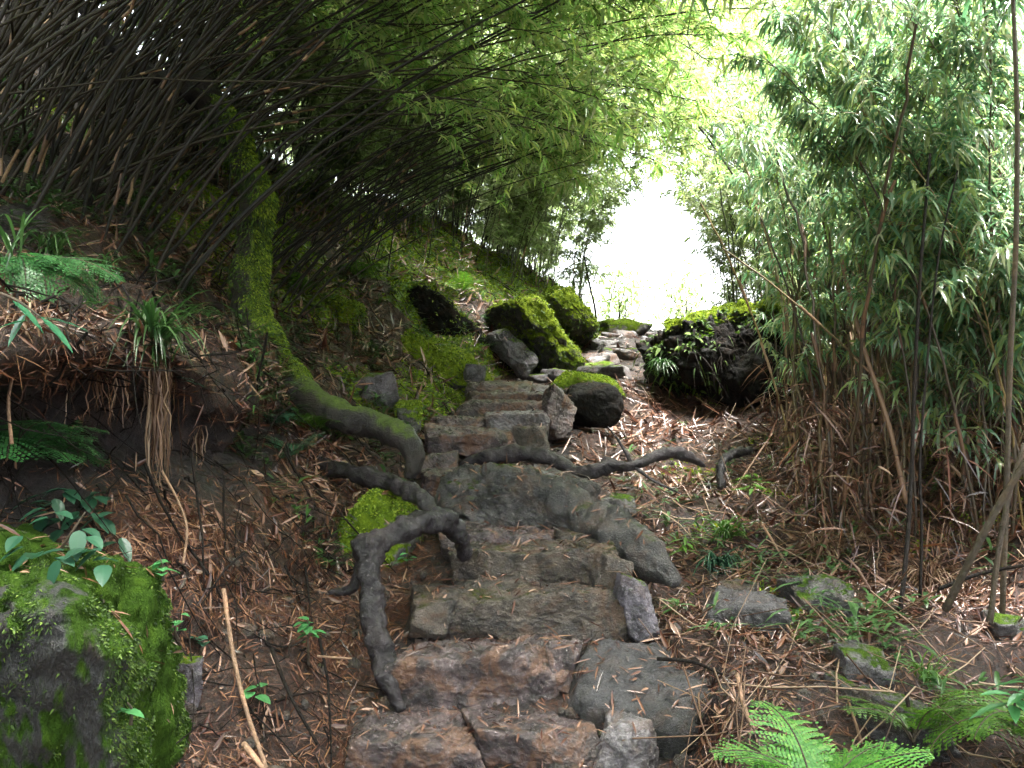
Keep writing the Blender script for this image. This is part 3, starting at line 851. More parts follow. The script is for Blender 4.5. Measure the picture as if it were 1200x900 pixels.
def bamboo_geo(seed, H, r0, th0, th1, pw, leaf_from, nbr, brlen, leafL, leafW, sprays, bend_y=.1, leaves_per=(4, 7), sheath=.3, broken=False, droop=.35):
    r = np.random.default_rng(seed)
    n = 26
    s = np.linspace(0, 1, n)
    th = th0 + (th1 - th0) * s ** pw
    ds = H / (n - 1)
    x = np.concatenate([[0], np.cumsum(np.sin(th[:-1]) * ds)])
    z = np.concatenate([[0], np.cumsum(np.cos(th[:-1]) * ds)])
    y = bend_y * H * .22 * np.sin(s * r.uniform(1, 4) + r.uniform(0, 6)) * s + np.cumsum(r.normal(size=n)) * .010
    z = z + np.cumsum(r.normal(size=n)) * .006
    P = np.stack([x, y, z], 1)
    rad = r0 * (1 - .72 * s) if not broken else r0 * (1 - .25 * s)
    culm = MB()
    V, Fc, caps = tube_geo(P, rad, 7)
    culm.add(V, Fc, 0)
    # node rings
    nn = int(H / .24)
    for k in range(1, nn):
        t = k / nn
        i = min(int(t * (n - 1)), n - 2)
        f = t * (n - 1) - i
        p = P[i] * (1 - f) + P[i + 1] * f
        dd = P[i + 1] - P[i]
        dd /= np.linalg.norm(dd)
        rr = rad[i] * 1.28
        V, Fc, _ = tube_geo(np.array([p - dd * .005, p, p + dd * .005]), [rad[i] * .9, rr, rad[i] * .9], 7, close=False)
        culm.add(V, Fc, 0)
        if r.random() < sheath and t < .75:
            L = .24 * r.uniform(.5, .9)
            q = np.array([p, p + dd * L * .5 + np.array([0, 0, 0]), p + dd * L + r.normal(size=3) * .015])
            V, Fc, _ = tube_geo(q, [rad[i] * 1.25, rad[i] * 1.3, rad[i] * .9], 7, close=False)
            culm.add(V, Fc, 1)
    fol = MB()
    B, D, S, LL, WW = [], [], [], [], []
    if nbr:
        for k in range(nbr):
            t = leaf_from + (1 - leaf_from) * r.random() ** .85
            i = min(int(t * (n - 1)), n - 2)
            p = P[i] + (P[i + 1] - P[i]) * (t * (n - 1) - i)
            tg = P[i + 1] - P[i]
            tg /= np.linalg.norm(tg)
            az = r.uniform(0, 2 * np.pi)
            e = np.array([math.cos(az), math.sin(az), r.uniform(.0, .9)])
            d = tg * r.uniform(.3, .9) + e * .8
            d /= np.linalg.norm(d)
            L = brlen * r.uniform(.5, 1.2) * (1 - .35 * t)
            m = 6
            ts = np.linspace(0, 1, m)
            br = p + np.outer(ts, d) * L + np.outer(ts ** 2, [0, 0, -1]) * L * r.uniform(.1, .5)
            V, Fc, _ = tube_geo(br, np.linspace(.0028, .0012, m), 3, close=False)
            culm.add(V, Fc, 0)
            for q in range(sprays):
                tq = 1 - (q / sprays) * .75 * r.uniform(.8, 1.2) if q else 1.0
                tq = max(tq, .15)
                bi = tq * (m - 1)
                i0 = min(int(bi), m - 2)
                pp = br[i0] + (br[i0 + 1] - br[i0]) * (bi - i0)
                od = br[i0 + 1] - br[i0]
                od = od / np.linalg.norm(od) + r.normal(size=3) * .55
                od[2] *= .5
                od /= np.linalg.norm(od)
                nl = r.integers(*leaves_per)
                sd = np.cross(od, [0, 0, 1.0])
                sd /= np.linalg.norm(sd) + 1e-6
                for g in range(nl):
                    a = (g - (nl - 1) / 2) * .5 + r.normal() * .2
                    ld = od * math.cos(a) + sd * math.sin(a) + np.array([0, 0, -r.uniform(-.25, .4) * droop / .35])
                    B.append(pp - od * .05 * g / nl + r.normal(size=3) * .012)
                    D.append(ld)
                    S.append(np.cross(ld, [0, 0, 1.0]) + r.normal(size=3) * .35)
                    LL.append(leafL * r.uniform(.6, 1.25))
                    WW.append(leafW * r.uniform(.75, 1.2))
        add_leaves(fol, np.array(B), np.array(D), np.array(S), np.array(LL), np.array(WW), droop)
    return culm, (fol if nbr else None)


def bamboo_kind(name, label, cat, seed, culm_mats, leafmat, **kw):
    culm, fol = bamboo_geo(seed, **kw)
    parts = [("culm", culm.data("culm", [M[x] for x in culm_mats]))]
    if fol is not None:
        parts.append(("foliage", fol.data("foliage", M[leafmat])))
    return dict(name=name, label=label, cat=cat, parts=parts, geo=(culm, fol), used=False, root=None)


def put(kind, loc, rot, sc, label, group):
    """the first call makes the thing, later ones copy it and its parts"""
    s = (sc, sc, sc)
    if kind["root"] is None:
        root = empty(kind["name"], loc, label, kind["cat"], group)
        root.rotation_euler, root.scale = rot, s
        for nm, me in kind["parts"]:
            o = bpy.data.objects.new(nm, me)
            COL.objects.link(o)
            o.parent = root
        kind["root"] = root
        return root
    return copy_thing(kind["root"], loc, rot, s, label, group)


ARCH = [bamboo_kind("bamboo", "", "bamboo", 100 + k, ["cane_dark", "sheath"], "leaf", H=4.6 + .25 * (k % 4), r0=.007 + .0015 * (k % 3), th0=R(6 + 6 * (k % 4)), th1=R(76 + 9 * (k % 5)), pw=1.0 + .15 * (k % 3),
                    leaf_from=.48, nbr=25, brlen=.68, leafL=.095, leafW=.014, sprays=5, sheath=.035) for k in range(8)]
ARCHB = [bamboo_kind("bamboo", "", "bamboo", 140 + k, ["cane_dark", "sheath"], "leaf", H=4.2 + .4 * k, r0=.0075 + .001 * k, th0=R(8 + 5 * k), th1=R(100 - 7 * k), pw=.85 + .2 * k,
                     leaf_from=.62, nbr=20, brlen=.55, leafL=.11, leafW=.016, sprays=4, sheath=.05) for k in range(4)]
ARCHC = [bamboo_kind("bamboo", "", "bamboo", 170 + k, ["cane_dark", "sheath"], "leaf", H=3.3 + .3 * k, r0=.0075 + .001 * (k % 3), th0=R(30 + 4 * k), th1=R(92 - 4 * k), pw=.75,
                     leaf_from=.66, nbr=16, brlen=.5, leafL=.10, leafW=.015, sprays=4, sheath=.06, bend_y=.04) for k in range(4)]
UPR = [bamboo_kind("bamboo", "", "bamboo", 200 + k, ["cane_brown", "sheath"], "leaf_right", H=2.5 + .22 * (k % 5), r0=.008 + .001 * (k % 3), th0=R(2), th1=R(38 + 9 * (k % 4)), pw=2.0,
                   leaf_from=.40, nbr=30, brlen=.55, leafL=.10, leafW=.016, sprays=5, sheath=.35, leaves_per=(5, 9), droop=.6) for k in range(8)]
UPL = [bamboo_kind("bamboo", "", "bamboo", 240 + k, ["cane_brown", "sheath"], "leaf_right", H=2.1 + .25 * k, r0=.0055, th0=R(3), th1=R(50 + 9 * k), pw=1.8,
                   leaf_from=.24, nbr=32, brlen=.55, leafL=.10, leafW=.0165, sprays=5, sheath=.3, leaves_per=(5, 9), droop=.65) for k in range(4)]
TALL = [bamboo_kind("bamboo", "", "bamboo", 300 + k, ["cane_green", "sheath"], "leaf", H=4.6 + .3 * k, r0=.011, th0=R(1), th1=R(40 + 10 * k), pw=2.6,
                    leaf_from=.4, nbr=32, brlen=.6, leafL=.12, leafW=.016, sprays=4, sheath=.15) for k in range(5)]
LOW = [bamboo_kind("bamboo", "", "bamboo", 500 + k, ["cane_green", "sheath"], "leaf_far", H=1.9 + .25 * k, r0=.007, th0=R(4), th1=R(50 + 12 * k), pw=1.8,
                   leaf_from=.08, nbr=34, brlen=.5, leafL=.12, leafW=.018, sprays=4, sheath=.1) for k in range(4)]
FAR = [bamboo_kind("bamboo", "", "bamboo", 360 + k, ["cane_dark", "sheath"], "leaf", H=4.2 + .3 * k, r0=.008, th0=R(6), th1=R(60 + 12 * k), pw=1.6,
                   leaf_from=.38, nbr=24, brlen=.6, leafL=.12, leafW=.017, sprays=3, sheath=.1) for k in range(4)]
DEAD = [bamboo_kind("dead_cane", "", "dead cane", 400 + k, ["cane_brown", "sheath"], None, H=1.0 + .3 * k, r0=.008, th0=R(2), th1=R(6 + 4 * k), pw=1.2,
                    leaf_from=1, nbr=0, brlen=0, leafL=0, leafW=0, sprays=0, sheath=.5, broken=True) for k in range(5)]


def plant_on(kind, x, y, az, tilt, sc, label, group, sink=.04):
    z = gz(x, y) - sink
    # tilt about the axis across the lean direction, then turn towards az
    rot = (Matrix.Rotation(az, 3, "Z") @ Matrix.Rotation(tilt, 3, "Y")).to_euler()
    return put(kind, (x, y, z), rot, sc, label, group)


rb = np.random.default_rng(21)


def blocks_opening(kd, loc, az, tilt, sc, lim=.012):
    """would this plant hang its leaves in the gap at the head of the path"""
    fol = kd["geo"][1]
    if fol is None:
        return False
    V = np.concatenate(fol.v)[::5]
    Rm = np.array(Matrix.Rotation(az, 3, "Z") @ Matrix.Rotation(tilt, 3, "Y")) * sc
    V = V @ Rm.T + np.array(loc)
    y = np.maximum(V[:, 1], .3)
    px, py = 600 + V[:, 0] / y * F, 450 - (V[:, 2] - EYE) / y * F
    q = ((px - 764) / 52) ** 2 + ((py - 324) / 60) ** 2 < 1
    return q.mean() > lim


def crowd(n, kinds, place, label, group, tries=8):
    k = 0
    for i in range(n):
        for t in range(tries):
            x, y, az, tilt, sc = place(i)
            kd = kinds[(i * 5 + i // len(kinds)) % len(kinds)]
            if not blocks_opening(kd, (x, y, gz(x, y)), az, tilt, sc):
                plant_on(kd, x, y, az, tilt, sc, label, group)
                k += 1
                break
    return k


def near_left(i):
    y = rb.uniform(3.3, 6.8)
    x = -1.62 - .17 * (y - 3.3) - abs(rb.normal()) * .75 - (.25 if y < 4.2 else 0)
    return x, y, rb.normal(0.12, .36), R(rb.normal(9, 8)), rb.uniform(.8, 1.15)


def low_left(i):
    y = rb.uniform(6.4, 7.6)
    return -1.42 - .1 * (y - 6.4) - abs(rb.normal()) * .3, y, rb.normal(.02, .11), R(rb.normal(2, 5)), rb.uniform(.7, .95)


def swept_left(i):
    y = rb.uniform(4.7, 5.9)
    return -1.62 - .12 * (y - 4.7) - abs(rb.normal()) * .3, y, rb.normal(.05, .14), R(rb.normal(-6, 6)), rb.uniform(.85, 1.1)


def fan_left(i):
    y = rb.uniform(8.8, 12.6)
    return np.interp(y, [8.8, 10, 12.6], [-1.25, -.75, .25]) - abs(rb.normal()) * .6 + .1, y, rb.normal(0.0, .35), R(rb.normal(5, 6)), rb.uniform(.6, .95)


def thicket(i):
    y = rb.uniform(4.6, 8.2)
    return np.interp(y, [4.6, 6, 8], [1.75, 1.8, 2.25]) + abs(rb.normal()) * .9, y, rb.uniform(0, 6.28), R(rb.normal(2, 5)), rb.uniform(.75, 1.1)


def right_edge(i):
    y = rb.uniform(4.3, 5.6)
    return y * .46 + .0 + rb.uniform(0, .6), y, R(180) + rb.normal(0, .8), R(rb.normal(4, 4)), rb.uniform(.95, 1.2)


def canes(i):
    y = rb.uniform(4.8, 7.4)
    return np.interp(y, [4.8, 6, 7], [1.55, 1.6, 1.85]) + abs(rb.normal()) * .8, y, rb.uniform(0, 6.28), R(rb.normal(3, 6)), rb.uniform(.8, 1.3)


def beyond(i):
    y = rb.uniform(8.6, 12.8)
    return np.interp(y, [8.6, 10, 12.8], [1.9, 2.4, 3.2]) + abs(rb.normal()) * .8, y, R(180) + rb.normal(0, .8), R(rb.normal(2, 5)), rb.uniform(.6, .9)


def hillside(i):
    return 3.6 + rb.uniform(0, 2.4), rb.uniform(7.5, 11), rb.uniform(0, 6.28), R(rb.normal(0, 5)), rb.uniform(.75, 1.05)


def right_arch(i):
    y = rb.uniform(8.0, 13.0)
    return np.interp(y, [8, 10, 13], [2.5, 3.0, 3.9]) + abs(rb.normal()) * .7, y, R(180) + rb.normal(0, .35), R(rb.normal(2, 5)), rb.uniform(.9, 1.2)


crowd(72, ARCH[:4] + ARCHB + ARCH[4:], near_left, "dark bamboo culm arching over the path from the near left bank", "arching bamboos on the near left bank")
crowd(26, ARCHC, swept_left, "black bamboo culm swept flat across the path above the mossy trunk", "flat swept bamboos above the mossy trunk")
crowd(38, ARCHC, low_left, "black bamboo culm in the low bent bundle behind the mossy tree", "low bent bundle of bamboo behind the mossy tree")
crowd(44, FAR, fan_left, "thin bamboo culm fanning out above the far mossy bank", "fan of bamboo above the far mossy bank")
crowd(50, UPR[:5] + UPL, thicket, "slender leafy bamboo in the thicket right of the path", "bamboo thicket right of the path")
crowd(17, UPL + UPR[:2], right_edge, "nearest leafy bamboo reaching in at the right edge", "nearest bamboos at the right edge")
crowd(56, DEAD, canes, "bare brown dead cane standing in the right thicket", "dead canes in the right thicket")
crowd(26, TALL, beyond, "upright thin bamboo beyond the dark earth mound", "upright bamboos beyond the earth mound")
crowd(9, TALL, hillside, "tall dark stemmed bamboo on the right hillside", "tall bamboos on the right hillside")
crowd(12, ARCH, right_arch, "bamboo arching left over the path from behind the mound", "bamboos arching in from beyond the mound")


# the rest of the thicket, one mass
def mass(name, specs, mats, label=None):
    mbc = MB()
    for kd, loc, az, tilt, sc in specs:
        Rm = np.array(Matrix.Rotation(az, 3, "Z") @ Matrix.Rotation(tilt, 3, "Y")) * sc
        for gi, g in enumerate(kd["geo"]):
            if g is None:
                continue
            V = np.concatenate(g.v) @ Rm.T + np.array(loc)
            n0 = mbc.n
            mbc.add(V, np.zeros((0, 4), int), 0)
            for f, m in zip(g.f, g.m):
                mbc.f.append(f + n0)
                mbc.m.append(m if gi == 0 else 2)
                mbc.v.append(np.zeros((0, 3)))
    o = mbc.build(name, mats)
    return tag(o, label, "bamboo", kind="stuff")


def far_crowd(n, kinds, place, lim=.008):
    sp = []
    for i in range(n):
        for t in range(10):
            x, y, az, tilt, sc = place(i)
            loc = (x, y, gz(x, y, 14) - .05)
            kd = kinds[i % len(kinds)]
            if not blocks_opening(kd, loc, az, tilt, sc, lim):
                sp.append((kd, loc, az, tilt, sc))
                break
    return sp


def left_hill(i):
    y = rb.uniform(2.5, 13)
    return -2.5 - rb.uniform(0, 1) ** 1.5 * 4.5 + (.7 if y > 9 else 0), y, rb.normal(0, .6), R(rb.normal(-2, 10)), rb.uniform(.8, 1.15)


def right_hill(i):
    y = rb.uniform(4.2, 13)
    return np.interp(y, [4.2, 8, 13], [2.5, 2.9, 4.4]) + rb.uniform(0, 1) ** 1.2 * 4.5, y, R(180) + rb.normal(0, 1.0), R(rb.normal(10, 8)), rb.uniform(.55, .85)


def left_dark(i):
    y = rb.uniform(3.0, 9.5)
    return -1.95 - .13 * (y - 3) - rb.uniform(0, 1) ** 1.2 * 2.2 - (.25 if y < 4.2 else 0), y, rb.normal(.1, .5), R(rb.normal(6, 10)), rb.uniform(.75, 1.15)


def ridge_left(i):
    y = rb.uniform(7.4, 17)
    return np.interp(y, [7.4, 10, 13, 18], [-2.2, -1.1, -.1, -.1]) - rb.uniform(0, 1) ** 1.4 * 4.5, y, rb.normal(0, .8), R(rb.normal(4, 6)), rb.uniform(.8, 1.3)


def ridge_right(i):
    y = rb.uniform(8.8, 18)
    return np.interp(y, [8.8, 10, 13, 18], [2.5, 2.9, 3.7, 4.8]) + rb.uniform(0, 1) ** 1.4 * 4, y, R(180) + rb.normal(0, .8), R(rb.normal(4, 6)), rb.uniform(.8, 1.3)


def gap_left(i):
    y = rb.uniform(11.5, 16)
    return np.interp(y, [11.5, 13, 16], [.35, .6, .5]) - rb.uniform(0, 1) ** 1.3 * 2.2, y, rb.normal(0, .6), R(rb.normal(4, 6)), rb.uniform(.8, 1.25)


def shade_roof_left(i):  # unseen roof of leaves, added to shade the left bank and foreground
    return -2.0 - rb.uniform(0, 2.2), rb.uniform(-3, 2.6), rb.normal(.15, .45), R(rb.normal(4, 8)), rb.uniform(.95, 1.25)


def behind(i):  # unseen bamboo, added to keep skylight off faces turned to the camera
    y = rb.uniform(-11, -2.5)
    sg = 1 if i % 2 else -1
    return sg * (1.3 + rb.uniform(0, 5)), y, (0 if sg < 0 else R(180)) + rb.normal(0, .5), R(rb.normal(3, 6)), rb.uniform(.95, 1.3)


def under_right(i):
    y = rb.uniform(5.0, 9.0)
    return np.interp(y, [5, 9], [2.0, 2.6]) + rb.uniform(0, 2.2), y, rb.uniform(0, 6.28), R(rb.normal(8, 12)), rb.uniform(.7, 1.1)


def over_gap(i):
    y = rb.uniform(8.8, 14.0)
    return np.interp(y, [8.8, 10, 14], [2.4, 2.9, 4.3]) + rb.uniform(0, 1.6), y, R(180) + rb.normal(0, .4), R(rb.normal(2, 6)), rb.uniform(.85, 1.25)


def tree_cover(i):
    y = rb.uniform(10.6, 12.6)
    return np.interp(y, [10.6, 12.6], [.1, .75]) + rb.uniform(-.5, .25), y, rb.normal(0, .6), R(rb.normal(4, 5)), rb.uniform(.75, 1.05)


def gap_right(i):
    y = rb.uniform(9.3, 12.5)
    return np.interp(y, [9.3, 12.5], [1.95, 2.75]) + rb.uniform(-.1, .8), y, R(180) + rb.normal(0, 1.2), R(rb.normal(1, 4)), rb.uniform(.8, 1.2)


def over_left(i):
    return -1.3 - rb.uniform(0, 1.1), rb.uniform(7.8, 11), rb.normal(.05, .2), R(rb.normal(6, 5)), rb.uniform(.95, 1.2)


def shade_roof_right(i):  # canopy added above the frame to keep the sun off the foreground
    y = rb.uniform(-1.3, 3.9)
    return 1.5 + .24 * max(y, 0) + rb.uniform(0, 2.0), y, R(200) + rb.normal(0, .25), R(rb.normal(3, 3)), rb.uniform(1.15, 1.4)


def ridge_fill(i):
    y = rb.uniform(8.2, 12.8)
    return np.interp(y, [8.2, 10, 12.8], [-1.9, -1.0, .1]) - rb.uniform(0, 1.3), y, rb.normal(0, .9), R(rb.normal(3, 6)), rb.uniform(.65, 1.0)


def far_left(i):
    y = rb.uniform(12, 24)
    return np.interp(y, [12, 24], [.0, -.4]) - rb.uniform(0, 6), y, rb.normal(0, .8), R(rb.normal(2, 6)), rb.uniform(.9, 1.3)


def far_right(i):
    y = rb.uniform(12.5, 24)
    return np.interp(y, [12.5, 24], [3.6, 6.0]) + rb.uniform(0, 6), y, R(180) + rb.normal(0, .8), R(rb.normal(2, 6)), rb.uniform(.9, 1.3)


mass("bamboo_thicket", far_crowd(130, ARCH + TALL + UPR, left_hill), [M["cane_dark"], M["sheath"], M["leaf"]], "dense dark bamboo thicket covering the left hillside")
mass("bamboo_thicket", far_crowd(600, ARCHB + ARCHC + ARCHB + ARCH[:2], left_dark), [M["cane_dark"], M["sheath"], M["leaf"]], "black crowd of bamboo culms behind the arching ones on the left bank")
mass("bamboo_thicket", far_crowd(48, ARCH, shade_roof_left), [M["cane_dark"], M["sheath"], M["leaf"]], "unseen leafy bamboo roof added on the near left to shade the bank")
mass("bamboo_thicket", far_crowd(34, ARCH + TALL, lambda i: behind(i * 2)), [M["cane_dark"], M["sheath"], M["leaf"]], "unseen tall bamboo added behind the viewpoint to darken the front faces")
mass("bamboo_thicket", far_crowd(30, ARCH + FAR + TALL, over_gap, .05), [M["cane_dark"], M["sheath"], M["leaf_far"]], "pale bamboo crowns arching left above the bright opening")
mass("bamboo_thicket", far_crowd(44, LOW + FAR[:2], tree_cover, .16), [M["cane_green"], M["sheath"], M["leaf_far"]], "leafy bamboo sprays at the left rim of the bright opening")
mass("bamboo_thicket", far_crowd(20, LOW, gap_right, .10), [M["cane_dark"], M["sheath"], M["leaf_far"]], "thin leafy stems edging the bright opening on the right")
mass("bamboo_thicket", far_crowd(22, ARCH, over_left, .12), [M["cane_dark"], M["sheath"], M["leaf_far"]], "long arching bamboo crossing above the bright opening from the left")
mass("bamboo_thicket", far_crowd(105, TALL, shade_roof_right), [M["cane_dark"], M["sheath"], M["leaf"]], "leafy bamboo roof added out of view on the near right to shade the foreground")
mass("bamboo_thicket", far_crowd(110, LOW, ridge_fill, .05), [M["cane_dark"], M["sheath"], M["leaf_far"]], "short pale leafed bamboo hedging the crest of the left bank")
mass("dead_cane_thicket", far_crowd(170, DEAD + DEAD + UPL[:1], under_right), [M["cane_brown"], M["sheath"], M["leaf_right"]], "brown dead canes crowding the floor of the right thicket")
mass("bamboo_thicket", far_crowd(60, LOW + FAR + LOW, gap_left, .03), [M["cane_green"], M["sheath"], M["leaf_far"]], "sunlit leafy bamboo just left of the bright opening")
mass("bamboo_thicket", far_crowd(180, LOW + FAR + LOW, ridge_left), [M["cane_green"], M["sheath"], M["leaf_far"]], "pale leafy low bamboo along the left ridge behind the culms")
mass("bamboo_thicket", far_crowd(70, LOW + FAR, ridge_right), [M["cane_green"], M["sheath"], M["leaf_far"]], "pale leafy low bamboo on the right beyond the earth mound")
mass("bamboo_thicket", far_crowd(330, UPL + UPR[:4] + UPL, right_hill), [M["cane_brown"], M["sheath"], M["leaf_right"]], "leafy bamboo thicket filling the right hillside behind the canes")
mass("bamboo_thicket", far_crowd(80, FAR + TALL, far_left), [M["cane_green"], M["sheath"], M["leaf_far"]], "far pale bamboo thicket left of the bright opening")
mass("bamboo_thicket", far_crowd(70, FAR + TALL, far_right), [M["cane_green"], M["sheath"], M["leaf_far"]], "far pale bamboo thicket right of the bright opening")

# ------------------------------------------------------------------ litter, needles, moss: nobody could count them
tri = np.concatenate([GF[:, [0, 1, 2]], GF[:, [0, 2, 3]]])
TA, TB, TC = GP[tri[:, 0]], GP[tri[:, 1]], GP[tri[:, 2]]
TN = np.cross(TB - TA, TC - TA)
AREA = np.linalg.norm(TN, axis=1) / 2
TN /= np.linalg.norm(TN, axis=1)[:, None] + 1e-12
CEN = (TA + TB + TC) / 3
fa = lambda a: np.clip(a.reshape(-1)[tri].mean(1), 0, 1)
T_moss, T_need, T_lit, T_rec, T_path, T_cu = fa(moss_a), fa(need_a), fa(lit_a), fa(reces), fa(pathw), cuu.reshape(-1)[tri].mean(1)
INV = (CEN[:, 1] > 2.0) & (CEN[:, 1] < 14) & (np.abs(CEN[:, 0]) < CEN[:, 1] * .56 + .3)
NEARW = 1 / np.clip(CEN[:, 1], 2.2, 14) ** 1.5


def sample(weight, n, r):
    w = weight * AREA * INV
    w = w / w.sum()
    t = r.choice(len(w), n, p=w)
    a, b = r.random(n), r.random(n)
    fl = a + b > 1
    a[fl], b[fl] = 1 - a[fl], 1 - b[fl]
    p = TA[t] + (TB[t] - TA[t]) * a[:, None] + (TC[t] - TA[t]) * b[:, None]
    return p, TN[t], t


def flat_dirs(nrm, r, lift=.25):
    d = r.normal(size=nrm.shape)
    d -= nrm * np.sum(d * nrm, 1)[:, None]
    d /= np.linalg.norm(d, axis=1)[:, None] + 1e-9
    d = d + nrm * r.uniform(-.05, lift, len(nrm))[:, None]
    return d


rl = np.random.default_rng(31)
mb = MB()
for cnt, l0, l1, w0, w1, lift in ((26000, .05, .15, .004, .011, .5), (26000, .012, .05, .004, .012, .7), (5000, .05, .1, .014, .026, .4)):
    p, n_, t = sample(NEARW * T_lit * np.clip(.5 + 1.9 * fbm(CEN, 1.3, 3, 41), .2, 1.7) * (1 - .6 * T_path) * (1 - .7 * np.clip(T_need, 0, 1)), cnt, rl)
    d = flat_dirs(n_, rl, lift)
    s = np.clip(CEN[t][:, 1] / 4.5, .6, 1.5)
    add_leaves(mb, p + n_ * .008, d, np.cross(d, n_) + rl.normal(size=d.shape) * .4, rl.uniform(l0, l1, cnt) * s, rl.uniform(w0, w1, cnt) * s, rl.normal(.05, .18), .6)
# leaves lying on the stones
B, D, S = [], [], []
for k in range(11000):
    y = rl.uniform(3, 12) if k % 3 else rl.uniform(3, 5)
    x = np.interp(y, [3, 8.2, 10, 12], [.05, .2, 1.0, 1.55]) + rl.normal() * .5
    if k % 11 == 0:
        x, y = rl.uniform(-1.8, -.85), rl.uniform(2.3, 2.95)
    h = bvh_solid.ray_cast(Vector((x, y, EYE + 1.0)), Vector((0, 0, -1)))
    if h[0] is None or h[1].z < .45 or rl.random() < .66:
        continue
    nn = np.array(h[1])
    dd = flat_dirs(nn[None], rl, .3)[0]
    B.append(np.array(h[0]) + nn * .006)
    D.append(dd)
    S.append(np.cross(dd, nn) + rl.normal(size=3) * .3)
B = np.array(B)
add_leaves(mb, B, np.array(D), np.array(S), rl.uniform(.015, .10, len(B)), rl.uniform(.003, .010, len(B)), .08, .4)
tag(mb.build("leaf_litter", M["litter"]), "brown fallen bamboo leaves littering the ground and steps", "leaf litter", kind="stuff")

mb = MB()
p, n_, t = sample(NEARW * (T_need * 2 + .12 * T_lit) * (1 - .6 * T_path), 22000, rl)
d = flat_dirs(n_, rl, .35) + np.array([0, 0, -.35])
add_leaves(mb, p + n_ * .006, d, np.cross(d, n_) + rl.normal(size=d.shape) * .3, rl.uniform(.03, .12, len(p)), rl.uniform(.002, .005, len(p)), .15, .3)
tag(mb.build("needle_litter", M["needle"]), "rusty dead needles and fibres matted on the earth bank", "leaf litter", kind="stuff")

# dead stalks lying about on the right slope
mb = MB()
p, n_, t = sample(NEARW * (T_cu > 10.6) * (T_cu < 14), 800, rl)
d = flat_dirs(n_, rl, .5)
for k in range(len(p)):
    L = rl.uniform(.15, .7)
    q = p[k] + n_[k] * .02 + np.outer(np.linspace(-.5, .5, 4), d[k]) * L + rl.normal(size=(4, 3)) * .012
    V, Fc, _ = tube_geo(q, np.full(4, rl.uniform(.001, .0035)), 4, close=False)
    mb.add(V, Fc)
tag(mb.build("dead_stalks", M["straw"]), "thin dead bamboo stalks strewn over the right slope", "dead stalks", kind="stuff")

mb = MB()
V0, F0 = cube_sphere(3)
V0 = V0 / np.linalg.norm(V0, axis=1)[:, None]
p, n_, t = sample(NEARW * (T_path + .25 * (T_cu > 10.5) * (T_cu < 12) + .35 * (T_cu > 7.2) * (T_cu < 9)), 2600, rl)
for k in range(len(p)):
    sz = .005 + .028 * rl.random() ** 3
    mb.add(p[k] + (V0 * (1 + rl.normal(size=V0.shape) * .16)) * sz * rl.uniform(.6, 1.3, 3), F0)
tag(mb.build("grit", M["step_dark"], smooth=False), "small stones and clods of earth packed between the steps", "grit", kind="stuff")

mb = MB()
p, n_, t = sample(NEARW * (T_cu > 3.6) * (T_cu < 8.4) * (CEN[:, 1] > 2.6), 900, rl)
d = flat_dirs(n_, rl, .3) + np.array([.25, 0, -.45])
for k in range(len(p)):
    L = rl.uniform(.1, .6)
    q = p[k] + n_[k] * .012 + np.outer(np.linspace(-.5, .5, 7), d[k]) * L + np.cumsum(rl.normal(size=(7, 3)), 0) * .014
    V, Fc, _ = tube_geo(q, np.linspace(rl.uniform(.002, .006), .001, 7), 5, close=False)
    mb.add(V, Fc)
tag(mb.build("rootlets", M["twig"]), "thin dark rootlets and twigs creeping over the left earth bank", "rootlets", kind="stuff")

mb = MB()
n = 4200
y = rl.uniform(4.2, 7.6, n)
x = np.interp(y, [4.2, 6, 7.6], [1.35, 1.55, 1.95]) + np.abs(rl.normal(size=n)) * .9
z = np.array([gz(a, b) for a, b in zip(x, y)]) + rl.random(n) ** 3 * .7
d = rl.normal(size=(n, 3)) * np.array([1, 1, .8]) + np.array([0, 0, -.35])
add_leaves(mb, np.stack([x, y, z], 1), d, rl.normal(size=(n, 3)), rl.uniform(.06, .3, n), rl.uniform(.003, .012, n), .35, .3)
tag(mb.build("dry_tangle", M["litter"]), "dry straw and dead leaves tangled among the feet of the right canes", "dry straw", kind="stuff")

# moss shoots on the bank
mb = MB()
p, n_, t = sample(NEARW * np.where(T_moss > .3, T_moss, 0) * np.clip(CEN[:, 1] / 5, 1, 2.2), 80000, rl)
d = n_ + rl.normal(size=n_.shape) * .6
add_leaves(mb, p, d, rl.normal(size=d.shape), rl.uniform(.015, .05, len(p)), rl.uniform(.008, .018, len(p)), .3, .2)
tag(mb.build("bank_moss", M["moss"]), "yellow green moss cushions on the left bank", "moss", kind="stuff")

# low undergrowth on the bank and right slope: small leaves
mb = MB()
p, n_, t = sample(NEARW * ((T_cu > 1.8) & (T_cu < 8.2) & (CEN[:, 1] > 4) | (T_cu > 11) & (T_cu < 15) & (rl.random(len(T_cu)) < .3)) * (fbm(CEN, 1.7, 3, 21) > .02), 2000, rl)
B, D, S, LL, WW = [], [], [], [], []
for k in range(len(p)):
    h = rl.uniform(.05, .22)
    for g in range(rl.integers(4, 9)):
        a = rl.uniform(0, 6.28)
        dd = np.array([math.cos(a), math.sin(a), rl.uniform(.1, .9)])
        B.append(p[k] + n_[k] * .01 + np.array([0, 0, h * rl.random() * .6]))
        D.append(dd)
        S.append(np.cross(dd, [0, 0, 1]))
        LL.append(h * rl.uniform(.5, 1.1))
        WW.append(rl.uniform(.008, .022))
add_leaves(mb, np.array(B), np.array(D), np.array(S), np.array(LL), np.array(WW), .35, .25)
tag(mb.build("undergrowth", M["grass"]), "low green leafy undergrowth scattered over bank and slope", "undergrowth", kind="stuff")



